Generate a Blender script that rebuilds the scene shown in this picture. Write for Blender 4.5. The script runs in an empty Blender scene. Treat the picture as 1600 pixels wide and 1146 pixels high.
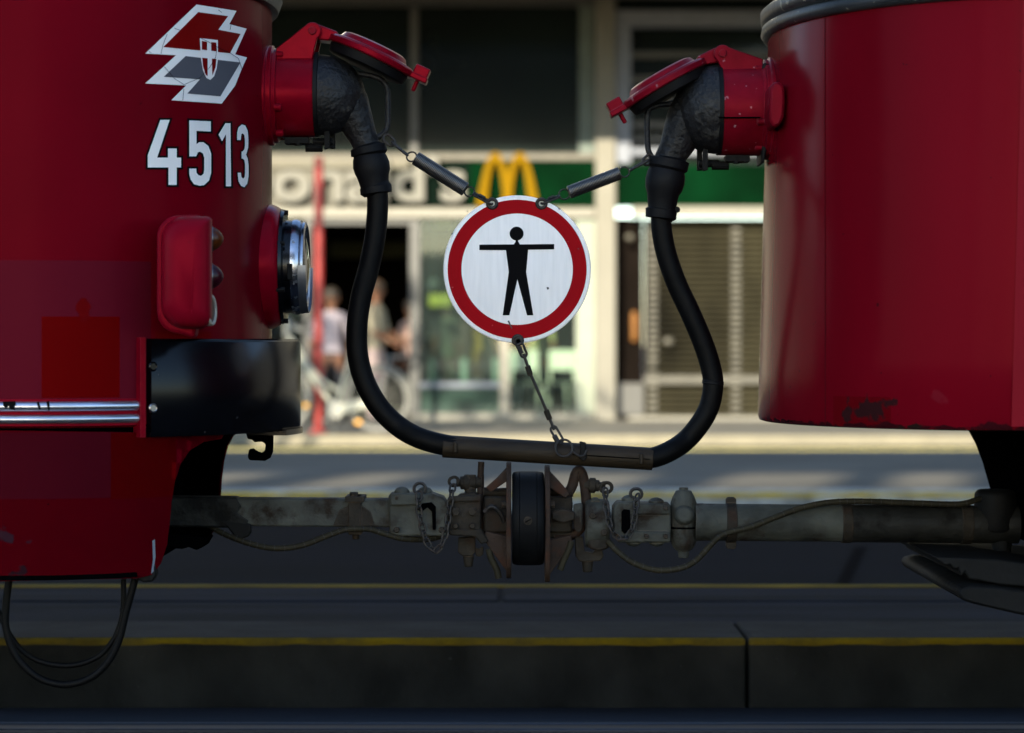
import bpy, bmesh, math, random
from mathutils import Vector, Matrix
from mathutils.geometry import delaunay_2d_cdt
random.seed(4)
C = bpy.context.scene.collection
S = bpy.context.scene
PI = math.pi
R = math.radians

# ------------------------------------------------------------------ camera, sky, sun, exposure
F = 4000.0            # focal length in pixels of the 1600 px wide photograph
H = 0.83              # eye height
HY = 535.0            # row of the horizon
cam_d = bpy.data.cameras.new('camera')
cam = bpy.data.objects.new('camera', cam_d)
C.objects.link(cam)
cam.location = (0, 0, H)
cam.rotation_euler = (R(90), 0, 0)
cam_d.sensor_width = 36
cam_d.lens = 90
cam_d.shift_y = -(573 - HY) / 1600
cam_d.clip_start = 0.1
cam_d.clip_end = 2000
cam_d.dof.use_dof = True
cam_d.dof.focus_distance = 4.68
cam_d.dof.aperture_fstop = 3.8
S.camera = cam

SUN_EL, SUN_AZ = R(20), R(12)      # light travels away from the camera and a little to the right
w = bpy.data.worlds.new('World')
S.world = w
w.use_nodes = True
nt = w.node_tree
nt.nodes.clear()
sky = nt.nodes.new('ShaderNodeTexSky')
sky.sky_type = 'NISHITA'
sky.sun_disc = False
sky.dust_density = 0.3
sky.ozone_density = 2.5
sky.sun_elevation = SUN_EL
sky.sun_rotation = R(180) + SUN_AZ
bg = nt.nodes.new('ShaderNodeBackground')
bg.inputs['Strength'].default_value = 0.15
wo = nt.nodes.new('ShaderNodeOutputWorld')
nt.links.new(sky.outputs[0], bg.inputs[0])
nt.links.new(bg.outputs[0], wo.inputs[0])

sl = bpy.data.lights.new('sun', 'SUN')
sl.energy = 5.0
sl.angle = R(0.5)
sl.color = (1.0, 0.90, 0.70)
sun = bpy.data.objects.new('sun', sl)
C.objects.link(sun)
d = Vector((math.sin(SUN_AZ) * math.cos(SUN_EL), math.cos(SUN_AZ) * math.cos(SUN_EL), -math.sin(SUN_EL)))
sun.rotation_euler = d.to_track_quat('-Z', 'Y').to_euler()
sun.location = (0, -10, 20)

S.view_settings.view_transform = 'Standard'
S.view_settings.look = 'None'
S.view_settings.exposure = 1.55
S.view_settings.gamma = 1.0
S.render.engine = 'CYCLES'
S.cycles.use_denoising = True
S.cycles.max_bounces = 8
S.cycles.caustics_reflective = False
S.cycles.caustics_refractive = False

# ------------------------------------------------------------------ helpers
D0 = 4.8              # distance of the trams' centre line


def P(px, py, y=D0):
    """the point at distance y that was measured at pixel (px, py) of the photograph"""
    return Vector(((px - 800) * y / F, y, H + (HY - py) * y / F))


def M(n, y=D0):
    return n * y / F


class MB:
    def __init__(self):
        self.bm = bmesh.new()

    def box(self, c, s, rot=None):
        m = Matrix.Translation(Vector(c))
        if rot is not None:
            m = m @ rot
        m = m @ Matrix.Diagonal((s[0], s[1], s[2], 1))
        bmesh.ops.create_cube(self.bm, size=1, matrix=m)
        return self

    def span(self, x0, x1, y0, y1, z0, z1):
        return self.box(((x0 + x1) / 2, (y0 + y1) / 2, (z0 + z1) / 2), (abs(x1 - x0), abs(y1 - y0), abs(z1 - z0)))

    def prism(self, pts, off):
        """closed polygon of 3-D points swept by the vector off, centred on the polygon"""
        off = Vector(off)
        a = [self.bm.verts.new(Vector(p) - off / 2) for p in pts]
        b = [self.bm.verts.new(Vector(p) + off / 2) for p in pts]
        n = len(a)
        f1 = self.bm.faces.new(a)
        f2 = self.bm.faces.new(list(reversed(b)))
        for i in range(n):
            j = (i + 1) % n
            self.bm.faces.new((a[i], b[i], b[j], a[j]))
        bmesh.ops.recalc_face_normals(self.bm, faces=self.bm.faces[:])
        return self

    def pxprism(self, poly, y, thick):
        return self.prism([P(x, yy, y) for x, yy in poly], (0, thick, 0))

    def lathe(self, prof, o, axis, seg=32, cap=True):
        o = Vector(o)
        q = Vector(axis).normalized().to_track_quat('Z', 'Y').to_matrix()
        rings = []
        for a, r in prof:
            ring = []
            for k in range(seg):
                t = 2 * PI * k / seg
                ring.append(self.bm.verts.new(o + q @ Vector((r * math.cos(t), r * math.sin(t), a))))
            rings.append(ring)
        for i in range(len(rings) - 1):
            for k in range(seg):
                j = (k + 1) % seg
                self.bm.faces.new((rings[i][k], rings[i][j], rings[i + 1][j], rings[i + 1][k]))
        if cap:
            self.bm.faces.new(list(reversed(rings[0])))
            self.bm.faces.new(rings[-1])
        return self

    def cyl(self, a, b, r, seg=20):
        a, b = Vector(a), Vector(b)
        return self.lathe([(0, r), ((b - a).length, r)], a, b - a, seg)

    def ball(self, c, r, sc=(1, 1, 1), seg=16):
        bmesh.ops.create_uvsphere(self.bm, u_segments=seg, v_segments=max(6, seg // 2), radius=r,
                                  matrix=Matrix.Translation(Vector(c)) @ Matrix.Diagonal((sc[0], sc[1], sc[2], 1)))
        return self

    def tube(self, pts, rad, seg=14, closed=False, cap=True):
        pts = [Vector(p) for p in pts]
        n = len(pts)
        if not hasattr(rad, '__len__'):
            rad = [rad] * n
        tans = []
        for i in range(n):
            if closed:
                t = pts[(i + 1) % n] - pts[i - 1]
            else:
                t = pts[min(i + 1, n - 1)] - pts[max(i - 1, 0)]
            tans.append(t.normalized())
        up = Vector((0, 1, 0))
        if abs(tans[0].dot(up)) > 0.9:
            up = Vector((0, 0, 1))
        nrm = (up - tans[0] * up.dot(tans[0])).normalized()
        rings = []
        for i in range(n):
            nrm = (nrm - tans[i] * nrm.dot(tans[i]))
            nrm.normalize()
            bi = tans[i].cross(nrm)
            rings.append([self.bm.verts.new(pts[i] + rad[i] * (math.cos(2 * PI * k / seg) * nrm + math.sin(2 * PI * k / seg) * bi))
                          for k in range(seg)])
        m = n if closed else n - 1
        for i in range(m):
            a, b = rings[i], rings[(i + 1) % n]
            for k in range(seg):
                j = (k + 1) % seg
                self.bm.faces.new((a[k], a[j], b[j], b[k]))
        if cap and not closed:
            self.bm.faces.new(list(reversed(rings[0])))
            self.bm.faces.new(rings[-1])
        return self

    def link(self, a, b, rw, wire, flat):
        """one oval chain link from a to b, lying in the plane that holds `flat`"""
        a, b = Vector(a), Vector(b)
        ax = (b - a).normalized()
        s = Vector(flat)
        s = (s - ax * s.dot(ax)).normalized()
        L = (b - a).length
        pts = []
        for k in range(16):
            t = 2 * PI * k / 16
            e = max(L / 2 - rw, 0)
            c = math.cos(t)
            pts.append((a + b) / 2 + ax * (rw * c + (e if c > 0 else -e)) + s * rw * math.sin(t))
        return self.tube(pts, wire, 8, closed=True)

    def chain(self, path, pitch, rw, wire):
        path = smooth_path(path, 60)
        L = [0]
        for i in range(1, len(path)):
            L.append(L[-1] + (path[i] - path[i - 1]).length)
        n = max(1, round(L[-1] / pitch))

        def at(s):
            for i in range(1, len(path)):
                if L[i] >= s:
                    f = (s - L[i - 1]) / max(1e-9, L[i] - L[i - 1])
                    return path[i - 1].lerp(path[i], f)
            return path[-1]
        for k in range(n):
            a, b = at(L[-1] * k / n), at(L[-1] * (k + 1) / n)
            e = (b - a).normalized() * wire * 1.1
            flat = Vector((b - a)).cross(Vector((0, 1, 0))) if k % 2 == 0 else Vector((0, 1, 0))
            flat = flat * 0.75 + (Vector((0, 1, 0)) if k % 2 == 0 else Vector((b - a)).cross(Vector((0, 1, 0))).normalized()) * 0.4 * flat.length
            self.link(a - e, b + e, rw, wire, flat)
        return self

    def build(self, name, mat=None, parent=None, bevel=0, sharp=40, smooth=True, seg=2):
        bm = self.bm
        bmesh.ops.recalc_face_normals(bm, faces=bm.faces[:])
        if smooth:
            for f in bm.faces:
                f.smooth = True
            for e in bm.edges:
                if len(e.link_faces) == 2 and e.calc_face_angle(0) > R(sharp):
                    e.smooth = False
        me = bpy.data.meshes.new(name)
        bm.to_mesh(me)
        bm.free()
        o = bpy.data.objects.new(name, me)
        C.objects.link(o)
        if mat is not None:
            me.materials.append(mat)
        if parent is not None:
            put_under(o, parent)
        if bevel:
            b = o.modifiers.new('bevel', 'BEVEL')
            b.width = bevel
            b.segments = seg
            b.limit_method = 'ANGLE'
            b.angle_limit = R(40)
        return o


def put_under(o, parent):
    o.parent = parent
    if parent.type == 'EMPTY':
        o.location = -parent.location


def smooth_path(pts, n=40):
    """Catmull-Rom through the points"""
    p = [Vector(q) for q in pts]
    if len(p) < 3:
        return [p[0].lerp(p[-1], i / n) for i in range(n + 1)]
    q = [p[0] * 2 - p[1]] + p + [p[-1] * 2 - p[-2]]
    out = []
    m = len(p) - 1
    per = max(2, n // m)
    for i in range(m):
        a, b, c, e = q[i], q[i + 1], q[i + 2], q[i + 3]
        for k in range(per):
            t = k / per
            out.append(0.5 * ((2 * b) + (c - a) * t + (2 * a - 5 * b + 4 * c - e) * t * t + (3 * b - a - 3 * c + e) * t ** 3))
    out.append(p[-1])
    return out


def thing(name, label, cat, loc=(0, 0, 0), group=None):
    o = bpy.data.objects.new(name, None)
    C.objects.link(o)
    o.empty_display_size = 0.1
    o.location = loc
    o['label'] = label
    o['category'] = cat
    if group:
        o['group'] = group
    return o


def tag(o, label, cat, group=None):
    o['label'] = label
    o['category'] = cat
    if group:
        o['group'] = group
    return o


def struct(o):
    o['kind'] = 'structure'
    return o


# ------------------------------------------------------------------ materials
def mat(name, col, rough=0.5, metal=0.0, var=0.15, scale=12.0, bump=0.0, bscale=60.0, rust=None, rcol=(0.07, 0.03, 0.012),
        rscale=9.0, coat=0.0, stretch=None, spec=0.5, speck=None, tint=None, edge=None):
    m = bpy.data.materials.new(name)
    m.use_nodes = True
    nt = m.node_tree
    N, L = nt.nodes, nt.links
    b = N['Principled BSDF']
    b.inputs['Roughness'].default_value = rough
    b.inputs['Metallic'].default_value = metal
    b.inputs['Coat Weight'].default_value = coat
    b.inputs['Coat Roughness'].default_value = 0.08
    b.inputs['Specular IOR Level'].default_value = spec
    if tint:
        b.inputs['Specular Tint'].default_value = (*tint, 1)
    tc = N.new('ShaderNodeTexCoord')
    vec = tc.outputs['Object']
    if stretch:
        mp = N.new('ShaderNodeMapping')
        mp.inputs['Scale'].default_value = stretch
        L.new(vec, mp.inputs[0])
        vec = mp.outputs[0]
    no = N.new('ShaderNodeTexNoise')
    no.inputs['Scale'].default_value = scale
    no.inputs['Detail'].default_value = 6
    L.new(vec, no.inputs['Vector'])
    ramp = N.new('ShaderNodeMapRange')
    ramp.inputs[1].default_value = 0.3
    ramp.inputs[2].default_value = 0.7
    ramp.inputs[3].default_value = 1 - var
    ramp.inputs[4].default_value = 1 + var
    L.new(no.outputs[0], ramp.inputs[0])
    mul = N.new('ShaderNodeMix')
    mul.data_type = 'RGBA'
    mul.blend_type = 'MULTIPLY'
    mul.inputs[0].default_value = 1
    mul.inputs[6].default_value = (*col, 1)
    L.new(ramp.outputs[0], mul.inputs[7])
    out = mul.outputs[2]
    m['col_socket'] = mul.name
    if rust is not None:
        n2 = N.new('ShaderNodeTexNoise')
        n2.inputs['Scale'].default_value = rscale
        n2.inputs['Detail'].default_value = 8
        n2.inputs['Roughness'].default_value = 0.65
        L.new(vec, n2.inputs['Vector'])
        mr = N.new('ShaderNodeMapRange')
        mr.inputs[1].default_value = 0.62 - rust * 0.25
        mr.inputs[2].default_value = 0.73 - rust * 0.25
        L.new(n2.outputs[0], mr.inputs[0])
        mx = N.new('ShaderNodeMix')
        mx.data_type = 'RGBA'
        L.new(mr.outputs[0], mx.inputs[0])
        L.new(out, mx.inputs[6])
        mx.inputs[7].default_value = (*rcol, 1)
        out = mx.outputs[2]
        rr = N.new('ShaderNodeMapRange')
        rr.inputs[3].default_value = rough
        rr.inputs[4].default_value = 0.85
        L.new(mr.outputs[0], rr.inputs[0])
        L.new(rr.outputs[0], b.inputs['Roughness'])
        if metal:
            mm = N.new('ShaderNodeMapRange')
            mm.inputs[3].default_value = metal
            mm.inputs[4].default_value = 0.0
            L.new(mr.outputs[0], mm.inputs[0])
            L.new(mm.outputs[0], b.inputs['Metallic'])
    if speck is not None:
        sc, th, scol = speck
        vo = N.new('ShaderNodeTexNoise')
        vo.inputs['Scale'].default_value = sc
        vo.inputs['Detail'].default_value = 3
        L.new(tc.outputs['Object'], vo.inputs['Vector'])
        ms = N.new('ShaderNodeMapRange')
        ms.inputs[1].default_value = th
        ms.inputs[2].default_value = th + 0.02
        L.new(vo.outputs[0], ms.inputs[0])
        mx = N.new('ShaderNodeMix')
        mx.data_type = 'RGBA'
        L.new(ms.outputs[0], mx.inputs[0])
        L.new(out, mx.inputs[6])
        mx.inputs[7].default_value = (*scol, 1)
        out = mx.outputs[2]
    if edge is not None:
        bv = N.new('ShaderNodeBevel')
        bv.samples = 4
        bv.inputs['Radius'].default_value = 0.004
        ge = N.new('ShaderNodeNewGeometry')
        dt = N.new('ShaderNodeVectorMath')
        dt.operation = 'DOT_PRODUCT'
        L.new(bv.outputs[0], dt.inputs[0])
        L.new(ge.outputs['Normal'], dt.inputs[1])
        n4 = N.new('ShaderNodeTexNoise')
        n4.inputs['Scale'].default_value = 45
        n4.inputs['Detail'].default_value = 5
        L.new(tc.outputs['Object'], n4.inputs['Vector'])
        sb2 = N.new('ShaderNodeMath')
        sb2.operation = 'MULTIPLY_ADD'
        L.new(n4.outputs[0], sb2.inputs[0])
        sb2.inputs[1].default_value = -0.30
        sb2.inputs[2].default_value = 1.10
        sb3 = N.new('ShaderNodeMath')
        sb3.operation = 'SUBTRACT'
        L.new(sb2.outputs[0], sb3.inputs[0])
        L.new(dt.outputs['Value'], sb3.inputs[1])
        me_ = N.new('ShaderNodeMapRange')
        me_.inputs[1].default_value = 0.02
        me_.inputs[2].default_value = 0.12
        me_.inputs[4].default_value = 0.8
        L.new(sb3.outputs[0], me_.inputs[0])
        mx = N.new('ShaderNodeMix')
        mx.data_type = 'RGBA'
        L.new(me_.outputs[0], mx.inputs[0])
        L.new(out, mx.inputs[6])
        mx.inputs[7].default_value = (*edge, 1)
        out = mx.outputs[2]
    L.new(out, b.inputs['Base Color'])
    if bump:
        n3 = N.new('ShaderNodeTexNoise')
        n3.inputs['Scale'].default_value = bscale
        n3.inputs['Detail'].default_value = 5
        L.new(vec, n3.inputs['Vector'])
        bp = N.new('ShaderNodeBump')
        bp.inputs['Strength'].default_value = bump
        bp.inputs['Distance'].default_value = 0.01
        L.new(n3.outputs[0], bp.inputs['Height'])
        L.new(bp.outputs[0], b.inputs['Normal'])
    return m


def box_mask(nt, sep, x0, x1, z0, z1, fuzz=None):
    N, L = nt.nodes, nt.links

    def cmp(sock, v, gt):
        n = N.new('ShaderNodeMath')
        n.operation = 'GREATER_THAN' if gt else 'LESS_THAN'
        L.new(sock, n.inputs[0])
        n.inputs[1].default_value = v
        return n.outputs[0]

    def mul(a, c):
        n = N.new('ShaderNodeMath')
        n.operation = 'MULTIPLY'
        L.new(a, n.inputs[0])
        L.new(c, n.inputs[1])
        return n.outputs[0]
    sx, sz = sep.outputs[0], sep.outputs[2]
    m = mul(mul(cmp(sx, x0, True), cmp(sx, x1, False)), mul(cmp(sz, z0, True), cmp(sz, z1, False)))
    m = mul(m, cmp(sep.outputs[1], 4.8, False))
    return m


def add_patch(m, mask_fn, col):
    """repaints a patch of the surface: touched-up paint, scuffs"""
    nt = m.node_tree
    b = nt.nodes['Principled BSDF']
    src = b.inputs['Base Color'].links[0].from_socket
    mx = nt.nodes.new('ShaderNodeMix')
    mx.data_type = 'RGBA'
    nt.links.new(mask_fn(nt), mx.inputs[0])
    nt.links.new(src, mx.inputs[6])
    mx.inputs[7].default_value = (*col, 1)
    nt.links.new(mx.outputs[2], b.inputs['Base Color'])


def geo_sep(nt):
    tc = nt.nodes.new('ShaderNodeTexCoord')
    sp = nt.nodes.new('ShaderNodeSeparateXYZ')
    nt.links.new(tc.outputs['Object'], sp.inputs[0])
    return sp


RED = (0.125, 0.0006, 0.0058)
m_body_a = mat('tram_red_paint', RED, 0.24, var=0.12, scale=3, bump=0.05, bscale=3, spec=0.04, speck=(48, 0.775, (0.04, 0.003, 0.004)), tint=(1, 0.18, 0.22))
m_body_b = mat('tram_red_paint_worn', (0.15, 0.0018, 0.0075), 0.20, var=0.16, scale=3, bump=0.09, bscale=5, stretch=(1, 1, 0.3), spec=0.065, tint=(1, 0.18, 0.22),
               speck=(42, 0.735, (0.05, 0.004, 0.006)))
m_red = mat('red_gloss_paint', (0.165, 0.0010, 0.008), 0.28, edge=(0.20, 0.012, 0.02), var=0.15, scale=25, bump=0.08, bscale=60, spec=0.4, tint=(1, 0.05, 0.08), speck=(90, 0.74, (0.10, 0.03, 0.03)))
m_red_lamp = mat('red_satin_paint', (0.165, 0.0020, 0.010), 0.34, var=0.14, scale=14, bump=0.03, spec=0.22, tint=(1, 0.06, 0.10), speck=(60, 0.755, (0.05, 0.01, 0.012)))
m_red_dirty = mat('red_dusty_paint', (0.15, 0.0024, 0.010), 0.42, edge=(0.24, 0.06, 0.07), var=0.25, scale=20, bump=0.12, bscale=45, spec=0.35, tint=(1, 0.10, 0.13), speck=(70, 0.68, (0.30, 0.12, 0.14)))
m_bumper = mat('bumper_black_paint', (0.0018, 0.002, 0.0032), 0.22, var=0.3, scale=8, bump=0.008, bscale=12, spec=0.26, speck=(90, 0.72, (0.03, 0.028, 0.03)))
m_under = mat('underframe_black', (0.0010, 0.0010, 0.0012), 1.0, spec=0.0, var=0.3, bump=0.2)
m_plug = mat('cast_plug_black', (0.009, 0.009, 0.010), 0.5, spec=0.3, var=0.5, scale=25, bump=0.5, bscale=90, rust=0.22, rcol=(0.055, 0.052, 0.046), rscale=24)
m_rubber = mat('cable_rubber', (0.0024, 0.0024, 0.0026), 0.55, spec=0.10, rust=0.26, rcol=(0.0085, 0.0080, 0.0068), rscale=9, var=0.4, scale=10, bump=0.22, bscale=28)
m_boot = mat('boot_rubber', (0.0042, 0.0042, 0.0050), 0.6, spec=0.15, var=0.3, scale=18, bump=0.15, bscale=40)
m_sleeve = mat('sleeve_brown', (0.022, 0.0145, 0.0075), 0.6, spec=0.2, var=0.35, scale=9, stretch=(1, 3, 6), bump=0.12, bscale=30, rust=0.15, rcol=(0.018, 0.012, 0.008))
m_chrome = mat('chrome', (0.36, 0.37, 0.41), 0.22, 1.0, var=0.25, scale=30, bump=0.03, rust=0.10, rcol=(0.12, 0.11, 0.10), rscale=40)
m_lens = mat('lens_dark', (0.012, 0.014, 0.018), 0.05, var=0.05, coat=1)
m_amber = mat('amber_lens', (0.07, 0.016, 0.002), 0.3, var=0.1, spec=0.3)
m_rlens = mat('red_lens', (0.03, 0.002, 0.006), 0.3, var=0.1, spec=0.3)
m_white = mat('white_film', (0.84, 0.80, 0.77), 0.45, spec=0.2, var=0.04, scale=6)
m_black_film = mat('black_film', (0.0022, 0.0022, 0.0028), 0.6, spec=0.04, var=0.05)
m_logo_red = mat('emblem_red_film', (0.16, 0.0006, 0.0005), 0.45, spec=0.06, var=0.05)
m_logo_grey = mat('emblem_grey_film', (0.085, 0.085, 0.10), 0.45, spec=0.1, var=0.05)
m_sign_w = mat('sign_white_enamel', (0.93, 0.885, 0.845), 0.5, spec=0.3, var=0.05, scale=9, stretch=(14, 1, 1.2), speck=(46, 0.755, (0.35, 0.34, 0.32)))
m_sign_r = mat('sign_red_film', (0.30, 0.002, 0.006), 0.5, spec=0.2, tint=(1, 0.2, 0.22), var=0.06, speck=(140, 0.74, (0.42, 0.08, 0.08)))
m_iron = mat('dark_iron', (0.030, 0.026, 0.023), 0.5, 0.5, var=0.4, scale=60, bump=0.2, bscale=150, rust=0.3, rcol=(0.03, 0.018, 0.012), rscale=40)
m_steel = mat('spring_steel', (0.30, 0.29, 0.29), 0.3, 1.0, var=0.2, scale=40)
m_bar = mat('grey_green_worn_paint', (0.050, 0.051, 0.042), 0.65, edge=(0.10, 0.085, 0.07), spec=0.2, var=0.5, scale=14, bump=0.3, bscale=70, rust=0.42, rcol=(0.018, 0.0115, 0.007), rscale=13)
m_bar_dark = mat('oily_worn_shaded_paint', (0.012, 0.0115, 0.0095), 0.6, spec=0.2, var=0.6, scale=14, bump=0.25, bscale=70, rust=0.4, rcol=(0.005, 0.004, 0.003), rscale=14)
m_head = mat('rusty_casting', (0.022, 0.0175, 0.0125), 0.7, edge=(0.085, 0.062, 0.045), spec=0.15, var=0.45, scale=22, bump=0.35, bscale=80, rust=0.35, rcol=(0.028, 0.017, 0.011), rscale=18)
m_flange = mat('rusty_flange', (0.030, 0.019, 0.0135), 0.7, edge=(0.11, 0.07, 0.05), spec=0.15, var=0.4, scale=24, bump=0.3, bscale=90, rust=0.4, rcol=(0.050, 0.022, 0.013), rscale=22)
m_tyre = mat('black_disc_rubber', (0.0035, 0.0037, 0.0042), 0.6, spec=0.12, var=0.25, scale=20, bump=0.08)
m_wrap = mat('wrapped_hose', (0.024, 0.020, 0.011), 0.7, spec=0.15, var=0.3, scale=20, bump=0.1)
m_dirtblk = mat('dirty_black_steel', (0.0024, 0.0022, 0.0020), 0.7, edge=(0.014, 0.012, 0.010), spec=0.2, var=0.4, scale=14, bump=0.3, bscale=30)
m_trim = mat('aluminium_trim', (0.46, 0.48, 0.55), 0.28, 0.9, var=0.12, scale=10, stretch=(1, 1, 8), speck=(34, 0.715, (0.01, 0.009, 0.009)))
m_glass_d = mat('tram_window_glass', (0.010, 0.012, 0.014), 0.06, var=0.05, coat=1)
m_belt = mat('belt_rubber', (0.024, 0.026, 0.028), 0.4, var=0.3, bump=0.1, speck=(60, 0.66, (0.20, 0.19, 0.15)))
m_cream = mat('cream_roof', (0.45, 0.43, 0.36), 0.5)

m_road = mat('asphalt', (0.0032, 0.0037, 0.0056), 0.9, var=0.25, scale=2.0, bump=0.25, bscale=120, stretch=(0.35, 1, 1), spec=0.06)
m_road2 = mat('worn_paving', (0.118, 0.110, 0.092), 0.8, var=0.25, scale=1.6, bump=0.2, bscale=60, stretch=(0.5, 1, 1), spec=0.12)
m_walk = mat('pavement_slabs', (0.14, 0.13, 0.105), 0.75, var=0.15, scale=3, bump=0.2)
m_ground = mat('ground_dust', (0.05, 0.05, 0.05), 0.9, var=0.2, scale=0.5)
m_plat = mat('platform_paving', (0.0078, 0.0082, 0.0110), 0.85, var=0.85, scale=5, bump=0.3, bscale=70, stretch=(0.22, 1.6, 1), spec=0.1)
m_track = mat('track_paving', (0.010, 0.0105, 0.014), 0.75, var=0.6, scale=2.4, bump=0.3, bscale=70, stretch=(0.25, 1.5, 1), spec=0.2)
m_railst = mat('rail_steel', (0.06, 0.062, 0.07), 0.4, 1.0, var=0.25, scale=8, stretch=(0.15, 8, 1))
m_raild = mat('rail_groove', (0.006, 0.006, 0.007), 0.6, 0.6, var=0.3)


def kerb_mat(name, col, top, band, ycol=(0.40, 0.30, 0.008), yfront=1000.0):
    m = mat(name, col, 0.8, var=0.7, scale=7, bump=0.4, bscale=60, stretch=(0.8, 1, 0.6), spec=0.12, speck=(60, 0.70, (0.03, 0.029, 0.026)))

    def mask(nt):
        sp = geo_sep(nt)
        no = nt.nodes.new('ShaderNodeTexNoise')
        no.inputs['Scale'].default_value = 9
        no.inputs['Detail'].default_value = 6
        tc = nt.nodes.new('ShaderNodeTexCoord')
        nt.links.new(tc.outputs['Object'], no.inputs['Vector'])
        ma = nt.nodes.new('ShaderNodeMath')
        ma.operation = 'MULTIPLY_ADD'
        nt.links.new(no.outputs[0], ma.inputs[0])
        ma.inputs[1].default_value = -band * 0.9
        nt.links.new(sp.outputs[2], ma.inputs[2])
        mr = nt.nodes.new('ShaderNodeMapRange')
        e = top - band * 1.45
        mr.inputs[1].default_value = e - 0.001
        mr.inputs[2].default_value = e + 0.001
        nt.links.new(ma.outputs[0], mr.inputs[0])
        top_m = nt.nodes.new('ShaderNodeMath')
        top_m.operation = 'LESS_THAN'
        top_m.inputs[1].default_value = top - 0.0006
        nt.links.new(sp.outputs[2], top_m.inputs[0])
        mu = nt.nodes.new('ShaderNodeMath')
        mu.operation = 'MULTIPLY'
        nt.links.new(mr.outputs[0], mu.inputs[0])
        nt.links.new(top_m.outputs[0], mu.inputs[1])
        fr_m = nt.nodes.new('ShaderNodeMath')
        fr_m.operation = 'LESS_THAN'
        fr_m.inputs[1].default_value = yfront
        nt.links.new(sp.outputs[1], fr_m.inputs[0])
        n9 = nt.nodes.new('ShaderNodeTexNoise')
        n9.inputs['Scale'].default_value = 4.5
        n9.inputs['Detail'].default_value = 8
        n9.inputs['Roughness'].default_value = 0.7
        nt.links.new(tc.outputs['Object'], n9.inputs['Vector'])
        r9 = nt.nodes.new('ShaderNodeMapRange')
        r9.inputs[1].default_value = 0.36
        r9.inputs[2].default_value = 0.60
        r9.inputs[3].default_value = 0.35
        r9.inputs[4].default_value = 1.0
        nt.links.new(n9.outputs[0], r9.inputs[0])
        m9 = nt.nodes.new('ShaderNodeMath')
        m9.operation = 'MULTIPLY'
        nt.links.new(fr_m.outputs[0], m9.inputs[0])
        nt.links.new(r9.outputs[0], m9.inputs[1])
        fr_m = m9
        m3 = nt.nodes.new('ShaderNodeMath')
        m3.operation = 'MULTIPLY'
        nt.links.new(mu.outputs[0], m3.inputs[0])
        nt.links.new(fr_m.outputs[0], m3.inputs[1])
        return m3.outputs[0]
    add_patch(m, mask, ycol)
    return m


# ================================================================== THE SETTING
# ground sheet and roads (the street falls gently away from the tracks)
ZP = 0.155            # top of the near platform
ZQ = -0.02            # top of the far platform
ZW0, ZW1 = -0.113, -0.16
YB = 31.7             # shop front
o = MB().span(-600, 600, -500, 900, -1.4, -0.6).build('ground', m_ground, smooth=False)
struct(o)


def sheet(name, prof, m, x=60, nx=2):
    bm = MB()
    rows = []
    for (y, z) in prof:
        rows.append([bm.bm.verts.new((-x + 2 * x * i / nx, y, z)) for i in range(nx + 1)])
    for a, b in zip(rows, rows[1:]):
        for i in range(nx):
            bm.bm.faces.new((a[i], a[i + 1], b[i + 1], b[i]))
    return struct(bm.build(name, m, smooth=False))


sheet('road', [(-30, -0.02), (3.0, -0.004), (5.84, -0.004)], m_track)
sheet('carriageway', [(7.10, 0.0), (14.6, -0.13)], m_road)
sheet('far_carriageway', [(20.3, -0.16), (26.1, -0.224)], m_road)
# a seam in the asphalt
sm = MB()
sm.prism([Vector((1.02, 8.3, -0.0165)), Vector((1.06, 8.3, -0.0165)), Vector((1.55, 11.2, -0.067)), Vector((1.50, 11.2, -0.067))], (0, 0, 0.002))
struct(sm.build('road_seam', mat('seam_tar', (0.0022, 0.0022, 0.003), 0.95, spec=0.02), smooth=False))

# near platform: kerbstones with yellow painted edge, paving between
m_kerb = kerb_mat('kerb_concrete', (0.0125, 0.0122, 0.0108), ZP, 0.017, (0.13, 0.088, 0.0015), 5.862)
m_kerb_b = kerb_mat('kerb_concrete_far', (0.10, 0.10, 0.105), ZP, 0.03)
kx = 0.538
kb = MB()
for i in range(-6, 6):
    kb.span(kx + i * 3.0 + 0.003, kx + (i + 1) * 3.0 - 0.003, 5.85, 6.20, -0.3, ZP)
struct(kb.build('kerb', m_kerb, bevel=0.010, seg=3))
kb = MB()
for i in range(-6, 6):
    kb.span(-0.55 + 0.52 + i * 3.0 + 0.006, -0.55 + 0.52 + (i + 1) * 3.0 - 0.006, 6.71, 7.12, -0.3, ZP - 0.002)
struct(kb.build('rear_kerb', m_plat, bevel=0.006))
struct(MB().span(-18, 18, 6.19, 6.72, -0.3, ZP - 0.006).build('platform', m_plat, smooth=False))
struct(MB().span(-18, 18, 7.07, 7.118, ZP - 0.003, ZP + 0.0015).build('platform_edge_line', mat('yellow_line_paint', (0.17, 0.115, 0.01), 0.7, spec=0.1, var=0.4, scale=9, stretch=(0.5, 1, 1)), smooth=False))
struct(MB().span(-18, 18, -4.0, 3.55, -0.3, ZP - 0.01).build('added_near_platform', m_plat, smooth=False))  # unseen platform added to keep low light off the kerb foot
# far platform
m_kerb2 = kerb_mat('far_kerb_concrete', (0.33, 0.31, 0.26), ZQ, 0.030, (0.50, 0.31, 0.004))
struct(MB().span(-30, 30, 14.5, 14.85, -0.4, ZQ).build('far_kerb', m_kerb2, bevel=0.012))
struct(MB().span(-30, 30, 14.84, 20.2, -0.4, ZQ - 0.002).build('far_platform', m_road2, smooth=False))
struct(MB().span(-30, 30, 20.2, 20.4, -0.4, ZQ + 0.006).build('far_platform_edge', mat('faded_yellow', (0.42, 0.36, 0.12), 0.7), smooth=False))
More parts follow.
